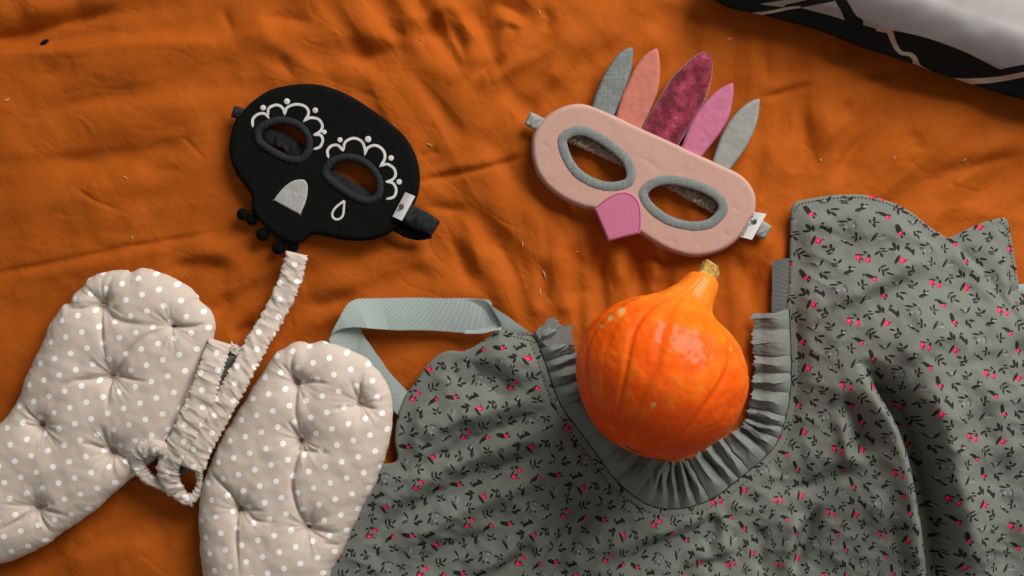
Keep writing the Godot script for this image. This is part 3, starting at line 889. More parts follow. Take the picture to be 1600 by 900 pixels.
func wings() -> void:
	var hp := 0.016
	var o := thing("quilted_wings", "pair of beige quilted costume wings with white polka dots and gathered shoulder straps", "costume wings", W(Vector2(300, 660), 0.0, hp))
	var left := Outline.new(smooth(PackedVector2Array([Vector2(178, 421), Vector2(195, 421), Vector2(199, 424), Vector2(220, 419), Vector2(254, 429), Vector2(283, 443), Vector2(304, 461), Vector2(307, 470), Vector2(324, 484), Vector2(333, 504), Vector2(330, 524), Vector2(320, 560), Vector2(300, 620), Vector2(286, 670), Vector2(256, 706), Vector2(215, 738), Vector2(173, 773), Vector2(139, 804), Vector2(92, 836), Vector2(58, 859), Vector2(0, 883), Vector2(-70, 890), Vector2(-130, 860), Vector2(-130, 790), Vector2(-80, 720), Vector2(-30, 682), Vector2(0, 655), Vector2(12, 640), Vector2(22, 622), Vector2(32, 594), Vector2(46, 565), Vector2(61, 533), Vector2(72, 505), Vector2(92, 478), Vector2(103, 474), Vector2(107, 461), Vector2(124, 446), Vector2(130, 438), Vector2(150, 427)]), 4))
	var tl := [Vector2(159, 474), Vector2(174, 587), Vector2(268, 510), Vector2(64, 664), Vector2(175, 706), Vector2(56, 793)]
	var cl := [[[159, 476, 120, 484, 98, 478], 5.0, 3.0, 5.0], [[163, 470, 170, 445, 178, 425], 4.0, 3.0], [[155, 470, 140, 455, 130, 440], 2.5, 4.0], [[157, 480, 163, 530, 170, 585], 3.6, 2.6, 4.5], [[162, 480, 185, 500, 235, 508, 262, 510], 2.8, 5.0, 7.0], [[270, 509, 300, 510, 330, 503], 5.0, 2.6, 4.0], [[180, 583, 205, 545, 240, 520, 268, 512], 3.2, 3.4], [[172, 588, 140, 594, 108, 592], 3.4, 2.8, 5.0], [[165, 590, 100, 602, 78, 640], 1.6, 5.0], [[180, 586, 215, 594, 245, 596], 3.2, 3.4], [[174, 590, 170, 615, 170, 640], 3.0, 3.0], [[64, 664, 40, 640, 26, 632], 2.6, 3.5], [[64, 664, 75, 645], 3.0, 3.0], [[64, 664, 66, 692], 2.8, 3.0], [[60, 668, 30, 660], 2.4, 3.0], [[175, 706, 148, 696, 120, 688], 3.6, 3.0, 4.0], [[175, 706, 200, 720, 217, 737], 4.0, 3.4], [[175, 706, 165, 685, 162, 660], 2.8, 3.5], [[172, 710, 150, 755], 1.8, 4.0], [[56, 793, 75, 789, 92, 785], 4.0, 2.6], [[56, 793, 30, 812, -10, 834], 4.4, 2.4], [[56, 793, 70, 820, 84, 840], 2.4, 4.0], [[56, 793, 85, 800, 112, 808], 2.2, 4.0], [[50, 792, 20, 788, 0, 785], 2.0, 4.0]]
	part("wing", wing_mesh(left, tl, cl, 0.0195, 64.0, hp, 0.31, Vector2(11, 12), 61), M.dots, o, "left wing of the pair")
	var right := Outline.new(smooth(PackedVector2Array([Vector2(425, 556), Vector2(440, 545), Vector2(457, 536), Vector2(474, 535), Vector2(481, 537), Vector2(506, 534), Vector2(530, 540), Vector2(550, 550), Vector2(572, 562), Vector2(577, 570), Vector2(592, 582), Vector2(605, 606), Vector2(612, 640), Vector2(611, 672), Vector2(602, 712), Vector2(585, 755), Vector2(562, 800), Vector2(540, 850), Vector2(516, 896), Vector2(490, 950), Vector2(430, 985), Vector2(360, 980), Vector2(322, 940), Vector2(312, 895), Vector2(308, 850), Vector2(305, 800), Vector2(312, 765), Vector2(322, 735), Vector2(340, 690), Vector2(370, 640), Vector2(395, 600)]), 4))
	var tr := [Vector2(463, 597), Vector2(562, 630), Vector2(470, 687), Vector2(375, 797), Vector2(481, 823)]
	var c2 := [[[463, 595, 455, 570, 464, 540], 3.6, 3.4], [[460, 594, 448, 578, 434, 560], 3.0, 3.5], [[465, 598, 500, 597, 527, 603], 3.8, 3.4, 4.2], [[465, 600, 463, 640, 470, 687], 3.8, 2.6, 3.6], [[562, 628, 563, 600, 571, 574], 5.0, 2.4, 3.2], [[560, 628, 553, 610, 546, 588], 3.0, 3.4], [[564, 632, 580, 638, 598, 641], 4.0, 3.2], [[560, 634, 540, 637, 512, 637], 1.8, 5.0], [[470, 687, 460, 672, 448, 652], 3.4, 3.0], [[471, 704, 500, 706, 522, 708], 3.0, 4.0], [[470, 690, 462, 730, 458, 755, 465, 790, 478, 815, 492, 834, 522, 850], 4.8, 2.6, 4.0], [[375, 797, 362, 770, 335, 745, 324, 728], 4.8, 2.8, 3.6], [[371, 800, 372, 850, 378, 905], 4.2, 2.3, 3.2], [[378, 795, 400, 795, 415, 797], 3.0, 4.0], [[385, 798, 405, 812, 440, 815], 2.6, 3.4], [[485, 824, 515, 832, 542, 832], 2.4, 4.0], [[480, 826, 450, 850, 430, 880], 1.2, 5.0], [[510, 850, 530, 852, 545, 845], 1.8, 4.0]]
	part("wing", wing_mesh(right, tr, c2, 0.021, 62.0, hp, 0.29, Vector2(3, 4), 67), M.dots, o, "right wing of the pair")
	for ts: Array in [[tl, left, 0.0195, 64.0], [tr, right, 0.021, 62.0]]:
		for q: Vector2 in ts[0]:
			var rise: float = ts[2] * bump01(ts[1].sd(q), ts[3])
			var hh := maxf(rise - 0.014, 0.0008 + 0.1 * rise) + 0.0052
			part("tuft_stitch", surf(14, 8, func(u: float, v: float) -> Vector3:
				var x := (u - 0.5) * 9.0
				var r := 1.1 * sqrt(maxf(0.0, 1.0 - pow(u * 2.0 - 1.0, 2.0)))
				return W(q + Vector2(x, x * 0.15 + cos(v * TAU) * r), hh + sin(v * TAU) * r * S, hp), true), M.stitch, o)
	# the narrow back piece between the wings and its grey underside
	var back := Outline.new(smooth(zp([225, 275, 285, 300, 322, 325, 300, 400, 258, 480, 205, 560, 165, 610, 140, 630, 90, 600, 110, 520, 170, 400], 200, 380, 1.732), 4))
	part("back_panel", pad_mesh(back.sd, back.box, 2.4, func(p: Vector2, d: float) -> float: return 0.006 + 0.003 * bump01(d, 10.0) + 0.0009 * sin(p.y * 0.3 + p.x * 0.2), func(_p: Vector2, _d: float) -> float: return 0.002, hp, func(p: Vector2) -> Vector2: return p / 26.6), M.lining, o, "grey lining between the straps")
	var back2 := Outline.new(smooth(zp([228, 285, 200, 360, 150, 470, 95, 545, 75, 540, 120, 470, 170, 370, 205, 300], 200, 380, 1.732), 4))
	part("back_edge", pad_mesh(back2.sd, back2.box, 2.0, func(_p: Vector2, d: float) -> float: return 0.013 + 0.004 * bump01(d, 8.0), func(_p: Vector2, _d: float) -> float: return 0.006, hp, func(p: Vector2) -> Vector2: return p.rotated(0.31) / 26.6), M.dots, o)
	part("shoulder_strap", gathered(smooth(zp([452, 26, 436, 90, 412, 150, 382, 210, 345, 275, 310, 345, 270, 420, 235, 480, 200, 545, 172, 612], 200, 380, 1.732), 8, false), [18, 18, 18, 18.5, 19, 20, 20], [0.004, 0.005, 0.006, 0.012, 0.018, 0.019, 0.019, 0.018], 0.0042, 0.0012, 17.0, hp, 71), M.dots, o, "long gathered strap reaching up to the black mask")
	part("shoulder_strap", gathered(smooth(zp([248, 266, 232, 320, 212, 390, 188, 450, 155, 520, 128, 568, 108, 605, 112, 645, 128, 680], 200, 380, 1.732), 8, false), [18, 20, 21, 21, 20, 18, 14], [0.012, 0.019, 0.021, 0.021, 0.021, 0.019, 0.014, 0.008], 0.0042, 0.0013, 17.0, hp, 73), M.dots, o)
	part("strap_loop", gathered(smooth(zp([112, 560, 80, 552, 48, 556, 26, 575, 24, 605, 40, 632, 66, 650, 100, 664, 128, 682, 150, 698, 172, 706], 200, 380, 1.732), 8, false), [10, 13, 13, 12, 10, 9, 9, 10, 8], [0.019, 0.019, 0.017, 0.012, 0.008, 0.006, 0.006, 0.006, 0.004], 0.005, 0.0012, 13.0, hp, 79), M.dots, o)
	part("strap_loop", gathered(smooth(zp([128, 680, 150, 694, 172, 692, 184, 668, 186, 640, 180, 615], 200, 380, 1.732), 8, false), [7, 8, 7, 5, 5], [0.006, 0.007, 0.005, 0.004, 0.006], 0.0035, 0.0012, 9.0, hp, 83), M.dots, o)
	part("shoulder_strap", gathered(smooth(zp([268, 278, 300, 300, 330, 306, 352, 290, 366, 262], 200, 380, 1.732), 8, false), [7, 8, 8, 8], [0.009, 0.006, 0.004, 0.004], 0.003, 0.0014, 9.0, hp, 89), M.dots, o)

# ---------------------------------------------------------------- dress
var neck: PackedVector2Array

func dress_turn(x: float) -> float:
	if x < 950.0:
		return deg_to_rad(lerpf(-70.0, -60.0, clampf((x - 820.0) / 130.0, 0.0, 1.0)))
	if x < 1230.0:
		return deg_to_rad(lerpf(-60.0, -16.0, (x - 950.0) / 280.0))
	return deg_to_rad(lerpf(-16.0, 0.0, clampf((x - 1230.0) / 190.0, 0.0, 1.0)))

func dress_mid(x: float) -> float:
	return lerpf(770.0, 520.0, smoothstep(1150.0, 1290.0, x))

var dress_line: PackedVector2Array

func dress_uv(p: Vector2) -> Vector2:
	var t := clampf((p.x - 400.0) / 4.0, 0.0, dress_line.size() - 2.0)
	var i := int(t)
	var q := dress_line[i].lerp(dress_line[i + 1], t - i)
	q += Vector2(0, p.y - dress_mid(p.x)).rotated(-dress_turn(p.x))
	var e1 := Vector2(700, 305) / 6.43
	var e2 := Vector2(-208, 680) / 6.43
	var det := e1.cross(e2)
	return Vector2(q.cross(e2) / det, e1.cross(q) / det) * 1.11

func dress() -> void:
	var hp := 0.008
	var o := thing("flowered_dress", "grey green girl's dress with a small pink rosebud print and ruffled neckline", "dress", W(Vector2(1100, 760), 0.0, hp))
	dress_line = PackedVector2Array([Vector2.ZERO])
	for i in 340:
		dress_line.append(dress_line[i] + Vector2(4, dress_mid(404.0 + i * 4) - dress_mid(400.0 + i * 4)).rotated(-dress_turn(400.0 + i * 4)))
	var nk := PackedVector2Array([Vector2(835, 521), Vector2(843, 532), Vector2(855, 563), Vector2(869, 605), Vector2(883, 637), Vector2(904, 665), Vector2(932, 703), Vector2(960, 742), Vector2(993, 773), Vector2(1025, 790), Vector2(1058, 792), Vector2(1091, 786), Vector2(1123, 770), Vector2(1156, 744), Vector2(1189, 717), Vector2(1212, 691), Vector2(1226, 651), Vector2(1233, 609), Vector2(1234, 567), Vector2(1233, 530), Vector2(1231, 483)])
	neck = smooth(nk, 5, false)
	var c := zp([545, 145, 520, 165, 470, 200, 440, 212, 415, 213, 395, 212, 360, 225, 320, 265, 290, 310, 262, 345, 245, 385, 232, 430, 227, 490, 236, 545, 205, 560, 130, 570, 60, 700, 0, 850, -60, 1000, -110, 1110], 500, 440, 1.957)
	c.append_array(PackedVector2Array([Vector2(800, 1030), Vector2(1200, 1030), Vector2(1690, 1020), Vector2(1700, 700), Vector2(1670, 560), Vector2(1600, 462), Vector2(1597, 448), Vector2(1589, 400), Vector2(1582, 360), Vector2(1577, 343), Vector2(1568, 340), Vector2(1540, 347), Vector2(1512, 359), Vector2(1486, 371), Vector2(1472, 364), Vector2(1453, 352), Vector2(1431, 334), Vector2(1409, 321), Vector2(1387, 312), Vector2(1365, 306), Vector2(1343, 303), Vector2(1307, 304), Vector2(1270, 309), Vector2(1248, 314), Vector2(1239, 324), Vector2(1237, 360), Vector2(1236, 400), Vector2(1235, 440)]))
	var back := nk.duplicate()
	back.reverse()
	c.append_array(back)
	c.append_array(zp([655, 170, 600, 160], 500, 440, 1.957))
	var ou := Outline.new(smooth(c, 3))
	var fs := []
	var nrm := PackedVector2Array()
	var nrm2 := PackedVector2Array()
	for i in range(0, neck.size(), 2):
		var t := (neck[mini(i + 1, neck.size() - 1)] - neck[maxi(i - 1, 0)]).normalized()
		nrm.append(neck[i] + Vector2(-t.y, t.x) * -4.0 * -1.0)
		nrm2.append(neck[i] + Vector2(-t.y, t.x) * 15.0)
	for a in [
		# the deep fall at the right
		[[1338, 560, 1366, 600, 1396, 642, 1414, 690, 1428, 750, 1440, 811, 1447, 870, 1452, 960], -31.0, 21, 11], [[1320, 560, 1346, 610, 1376, 660, 1392, 710, 1404, 770, 1412, 830, 1416, 930], 10.0, 14, 34], [[1430, 560, 1452, 640, 1470, 720, 1490, 800, 1500, 930], 9.0, 46, 34],
		[[1300, 540, 1330, 500, 1380, 462, 1430, 446, 1490, 448, 1560, 440], -3.2, 26, 24], [[1290, 480, 1340, 452, 1400, 418, 1450, 405], 4.5, 26, 22], [[1245, 340, 1300, 352, 1370, 366, 1450, 372], 1.5, 20, 26],
		[[1440, 480, 1420, 530, 1400, 570], 4, 20, 22], [[1480, 372, 1530, 420, 1560, 470, 1590, 520], -3.0, 14, 14], [[1488, 374, 1500, 400, 1540, 440], 2.5, 12, 14], [[1560, 520, 1590, 560, 1610, 620], -4, 22, 20], [[1500, 560, 1540, 640, 1560, 740], 3, 30, 30], [[1540, 700, 1550, 800, 1560, 900], -3, 30, 26],
		[[1308, 610, 1322, 640, 1336, 680, 1342, 720], -6.0, 15, 12], [[1300, 640, 1312, 690, 1318, 740], 3.0, 16, 10],
		[[1240, 900, 1255, 850, 1268, 815, 1280, 785], -6.5, 9, 11], [[1215, 900, 1232, 850, 1248, 800], 4.0, 16, 12], [[1185, 900, 1190, 850, 1186, 820], -4.0, 12, 12], [[1232, 772, 1280, 752, 1340, 722], -3.4, 14, 12], [[1290, 900, 1310, 830, 1350, 780, 1370, 740], 3.5, 20, 24], [[1400, 900, 1385, 830, 1370, 800], -3.0, 14, 14],
		# the left front
		[[700, 560, 730, 585, 775, 605, 800, 640], -4.5, 30, 24], [[745, 520, 780, 560, 840, 600], 3.0, 26, 22], [[640, 700, 700, 662, 770, 640, 850, 615], 4.0, 20, 16], [[640, 735, 720, 700, 790, 668, 868, 640], -4.0, 14, 14], [[600, 800, 680, 740, 760, 705, 850, 672, 905, 668], 3.6, 18, 18], [[560, 850, 640, 800, 720, 760, 800, 725, 880, 690], -3.8, 13, 15], [[610, 870, 700, 810, 790, 770, 900, 720], 3.4, 20, 18],
		[[700, 910, 780, 872, 850, 810, 930, 752], 4.0, 18, 14], [[830, 920, 860, 880, 896, 822, 950, 760], -8.0, 11, 15], [[880, 900, 925, 845, 965, 800], 3.5, 18, 20], [[640, 900, 700, 860, 770, 830], -3.0, 12, 12], [[760, 905, 800, 880, 840, 850], -3.0, 10, 10],
		[[960, 900, 1010, 865, 1080, 840, 1140, 800], -4.6, 13, 15], [[940, 868, 1000, 840, 1060, 825], 2.6, 18, 16], [[1070, 900, 1110, 870, 1160, 850], 3.0, 20, 18], [[1050, 910, 1090, 885, 1150, 872], -3.2, 12, 12], [[1106, 800, 1112, 830, 1106, 870], -2.6, 8, 9], [[1125, 790, 1130, 830, 1128, 870], 2.4, 12, 10]]:
		fs.append(fold(a[0], a[1], a[2], a[3]))
	fs.append(Fold.new(nrm2, -0.0014, 3.0, 3.0, 0.05))
	fs.append(Fold.new(nrm, -0.0012, 2.6, 2.6, 0.05))
	var no := FastNoiseLite.new()
	no.seed = 91
	no.frequency = 0.0075
	no.fractal_octaves = 3
	no.domain_warp_enabled = true
	no.domain_warp_amplitude = 30.0
	no.domain_warp_frequency = 0.007
	var wr := FastNoiseLite.new()
	wr.seed = 93
	wr.noise_type = FastNoiseLite.TYPE_SIMPLEX
	wr.fractal_type = FastNoiseLite.FRACTAL_RIDGED
	wr.frequency = 0.008
	wr.fractal_octaves = 2
	var memo := [0.0]                                     # the underside follows the height just found
	var top := func(p: Vector2, d: float) -> float:
		var bulk := 0.030 * smoothstep(1200.0, 1420.0, p.x) * smoothstep(360.0, 560.0, p.y) + 0.004
		var k := smoothstep(0.0, 34.0, d)
		var h := 0.0022 + (bulk + no.get_noise_2d(p.x, p.y) * 0.0045 + wr.get_noise_2d(p.x + p.y * 0.4, p.y * 1.5 - p.x * 0.5) * 0.0009 + folds(fs, p) * 1.8) * k
		var under := smoothstep(640.0, 600.0, p.x + (p.y - 700.0) * 0.42)       # it runs in beneath the wing
		h = lerpf(h, 0.0022, under * 0.85)
		memo[0] = maxf(h, 0.001) + 0.0012 * bump01(d, 4.0)
		return memo[0]
	var bot := func(_p: Vector2, d: float) -> float: return maxf(memo[0] - 0.0016 - 0.0006 * bump01(d, 4.0), -0.002)
	part("bodice", pad_mesh(ou.sd, ou.box, 2.7, top, bot, hp, dress_uv), M.dress, o)
	# stitched seams along the neckline and the edges
	var on := func(p: Vector2) -> float: return top.call(p, maxf(0.0, ou.sd(p)))
	part("neck_seam", seam(nrm, 0.8, on, hp), M.thread, o)
	var rng := RandomNumberGenerator.new()
	rng.seed = 15
	var dash := even(nrm2, 210)
	var idx := 0
	var st := SurfaceTool.new()
	st.begin(Mesh.PRIMITIVE_TRIANGLES)
	var edge := smooth(PackedVector2Array([Vector2(1243, 330), Vector2(1250, 320), Vector2(1272, 314), Vector2(1307, 309), Vector2(1343, 308), Vector2(1365, 311), Vector2(1387, 317), Vector2(1409, 326), Vector2(1431, 339), Vector2(1453, 357), Vector2(1470, 370)]), 6, false)
	var edge2 := smooth(PackedVector2Array([Vector2(1564, 347), Vector2(1572, 350), Vector2(1577, 365), Vector2(1583, 402), Vector2(1590, 440)]), 6, false)
	var edge3 := smooth(zp([560, 163, 600, 170, 640, 181, 662, 190], 500, 440, 1.957), 6, false)
	for line: PackedVector2Array in [dash, even(edge, 90), even(edge2, 36), even(edge3, 20)]:
		for i in range(0, line.size() - 2, 2):
			var a := W(line[i], on.call(line[i]) + 0.0003, hp)
			var b := W(line[i + 1], on.call(line[i + 1]) + 0.0003, hp)
			var s := (b - a).cross(Vector3.UP).normalized() * 0.0004
			for q in [a - s, b - s, b + s, a - s, b + s, a + s]:
				st.add_vertex(q - org)
			idx += 1
	st.generate_normals()
	var stitch := part("stitching", st.commit(), M.thread, o)
	stitch.set_meta("kind", "stuff")
	ruffle(o, hp)
	ribbon(o, hp)

func seam(a: PackedVector2Array, half: float, on: Callable, hp: float) -> ArrayMesh:
	var nu := a.size() * 3
	var c := even(a, nu)
	return surf(nu, 6, func(u: float, v: float) -> Vector3:
		var i := int(u * nu + 0.5)
		var t := (c[mini(i + 1, nu)] - c[maxi(i - 1, 0)]).normalized()
		var x := v * 2.0 - 1.0
		var p := c[i] + Vector2(-t.y, t.x) * x * half * (1.0 + 0.25 * sin(i * 2.1))
		return W(p, on.call(c[i]) + 0.0006 * (1.0 - x * x) + 0.0002 * sin(i * 1.7), hp), false)

func ruffle(o: Node3D, hp: float) -> void:
	var l := span(neck)
	var nu := 1500
	var c := even(neck, nu)
	var rng := RandomNumberGenerator.new()
	rng.seed = 44
	# pleats of uneven width
	var phase := PackedFloat32Array()
	var amp := PackedFloat32Array()
	var ph := 0.0
	var step := 0.0
	var next := 0.0
	var a := 1.0
	var b := 1.0
	for i in nu + 1:
		if ph >= next:
			step = 1.0 / rng.randf_range(16.0, 44.0) * l / nu
			next += 1.0
			a = b
			b = rng.randf_range(0.3, 1.4)
		ph += step
		phase.append(ph)
		amp.append(lerpf(a, b, fposmod(ph, 1.0)))
	var n1 := FastNoiseLite.new()
	n1.seed = 46
	n1.frequency = 1.0
	var f := func(u: float, v: float) -> Vector3:
		var i := int(u * nu + 0.5)
		var t := (c[mini(i + 9, nu)] - c[maxi(i - 9, 0)]).normalized()
		var n := Vector2(t.y, -t.x)
		var s := fposmod(phase[i], 1.0)
		var w := pow(absf(sin(s * PI)), 0.65) * 2.0 - 1.0
		var open := smoothstep(0.0, 0.55, v)
		var len := (58.0 + 7.0 * n1.get_noise_1d(u * 60.0) + 1.2 * w + 1.2 * sin(i * 0.9) * smoothstep(0.9, 1.0, v)) * lerpf(1.0, 0.92, smoothstep(0.02, 0.0, u))
		len *= lerpf(0.78, 1.0, smoothstep(0.0, 0.12, u)) * (1.0 + 0.14 * exp(-pow((u - 0.5) / 0.16, 2.0)) * 1.8)
		var lean := (sin(s * TAU) * 5.5 + n1.get_noise_2d(u * 30.0, v * 1.2) * 4.0) * open
		var p := c[i] + n * (len * v - 3.0) + t * lean
		var h := 0.0035 + 0.004 * sin(minf(v * 1.3, 1.0) * PI) + amp[i] * w * (0.0011 + 0.0030 * open) + n1.get_noise_2d(u * 45.0, v * 1.2) * 0.0010 * open
		return W(p, h, hp)
	part("neck_ruffle", surf(nu, 26, f, false, Vector2(20, 1)), M.ruffle, o, "gathered grey ruffle along the neckline")
	# the frayed gauze end at the left shoulder
	var ends := Outline.new(smooth(PackedVector2Array([Vector2(838, 522), Vector2(842, 512), Vector2(850, 508), Vector2(856, 497), Vector2(862, 503), Vector2(872, 505), Vector2(884, 510), Vector2(897, 506), Vector2(893, 518), Vector2(896, 535), Vector2(880, 548), Vector2(858, 545)]), 2))
	part("gauze_end", pad_mesh(ends.sd, ends.box, 1.5, func(p: Vector2, _d: float) -> float: return 0.0075 + 0.0009 * sin(p.x * 0.5 + p.y * 0.3), func(p: Vector2, _d: float) -> float: return 0.007 + 0.0009 * sin(p.x * 0.5 + p.y * 0.3), hp, func(p: Vector2) -> Vector2: return p / 50.0), M.gauze, o)

func strip3(la: PackedVector2Array, ra: PackedVector2Array, lh: Array, rh: Array, nu: int, hp: float, bow: float) -> ArrayMesh:
	var a := even(la, nu)
	var b := even(ra, nu)
	var ln := span(la) / 16.0
	return surf(nu, 12, func(u: float, v: float) -> Vector3:
		var i := int(u * nu + 0.5)
		var tooth := 0.9 * (1.0 if i % 2 == 0 else -1.0)
		var w := (a[i] - b[i]).normalized() * tooth
		var p := (a[i] + w).lerp(b[i] - w, v)
		return W(p, lerpf(along_f(lh, u), along_f(rh, u), v) + bow * sin(v * PI), hp), false, Vector2(ln, 1))

func ribbon(o: Node3D, hp: float) -> void:
	var z := 4.5
	# upper run from the shoulder to the fold, then back down under the wing to the side of the dress
	var la := zp([1208, 150, 1180, 128, 1100, 122, 1000, 116, 900, 118, 800, 116, 640, 113, 540, 115, 400, 118, 270, 121, 220, 140, 190, 165, 160, 215, 130, 270, 100, 325, 78, 370], 500, 440, z)
	var ra := zp([1208, 330, 1175, 358, 1100, 362, 1000, 360, 900, 352, 800, 345, 640, 341, 540, 342, 400, 332, 300, 322, 250, 319, 210, 322, 170, 328, 130, 342, 95, 365, 70, 400], 500, 440, z)
	part("ribbon_tie", strip3(smooth(la, 6, false), smooth(ra, 6, false), [0.007, 0.008, 0.007, 0.006, 0.006, 0.007, 0.009, 0.011, 0.009], [0.006, 0.005, 0.004, 0.004, 0.005, 0.006, 0.012, 0.012, 0.009], 380, hp, 0.0006), M.ribbon, o)
	var lb := zp([66, 395, 90, 350, 130, 325, 190, 318, 268, 321, 305, 385, 345, 440, 385, 500, 430, 560, 480, 635, 540, 700, 625, 790, 680, 850], 500, 440, z)
	var rb := zp([64, 410, 66, 425, 72, 436, 120, 460, 200, 500, 260, 560, 310, 620, 370, 700, 420, 790, 465, 860, 520, 920, 560, 960, 600, 1000], 500, 440, z)
	part("ribbon_tie", strip3(smooth(lb, 6, false), smooth(rb, 6, false), [0.009, 0.007, 0.005, 0.003, 0.002, 0.002, 0.002, 0.002, 0.001], [0.009, 0.006, 0.002, 0.001, 0.001, 0.001, 0.001, 0.001], 300, hp, 0.0004), M.ribbon, o)
	# where it turns over at the shoulder
	var q := 5.296
	var lc := zp([400, 95, 440, 125, 500, 170, 600, 235, 700, 310, 770, 360, 822, 395], 680, 450, q)
	var rc := zp([470, 330, 520, 335, 549, 345, 600, 370, 700, 385, 770, 395, 815, 402], 680, 450, q)
	part("ribbon_tie", strip3(smooth(lc, 6, false), smooth(rc, 6, false), [0.008, 0.0075, 0.006, 0.004, 0.003, 0.003], [0.003, 0.002, 0.001, 0.001, 0.002], 150, hp, 0.0003), M.ribbon, o)
	var ld := zp([260, 100, 330, 95, 400, 100, 440, 125, 480, 185, 520, 250, 550, 300], 680, 450, q)
	var rd := zp([240, 376, 300, 378, 380, 376, 430, 368, 480, 352, 520, 348, 547, 345], 680, 450, q)
	part("ribbon_tie", strip3(smooth(ld, 6, false), smooth(rd, 6, false), [0.0078, 0.009, 0.0105, 0.0115, 0.0115, 0.0105], [0.0058, 0.006, 0.007, 0.008, 0.009], 110, hp, -0.003), M.ribbon, o)
	part("ribbon_tie", strip3(PackedVector2Array([Vector2(1593, 445), Vector2(1612, 442), Vector2(1660, 430)]), PackedVector2Array([Vector2(1594, 457), Vector2(1616, 462), Vector2(1664, 456)]), [0.003, 0.003], [0.002, 0.002], 60, hp, 0.0004), M.ribbon, o)
	# dark ribbon end at the other shoulder
	var le := PackedVector2Array([Vector2(1209, 407), Vector2(1208, 440), Vector2(1208, 500)])
	var re := PackedVector2Array([Vector2(1242, 402), Vector2(1242, 440), Vector2(1242, 500)])
	part("ribbon_tie", strip3(le, re, [0.002, 0.003, 0.002], [0.0015, 0.0015], 90, hp, 0.0004), M.ribbon_dark, o, "grey ribbon end at the right shoulder")

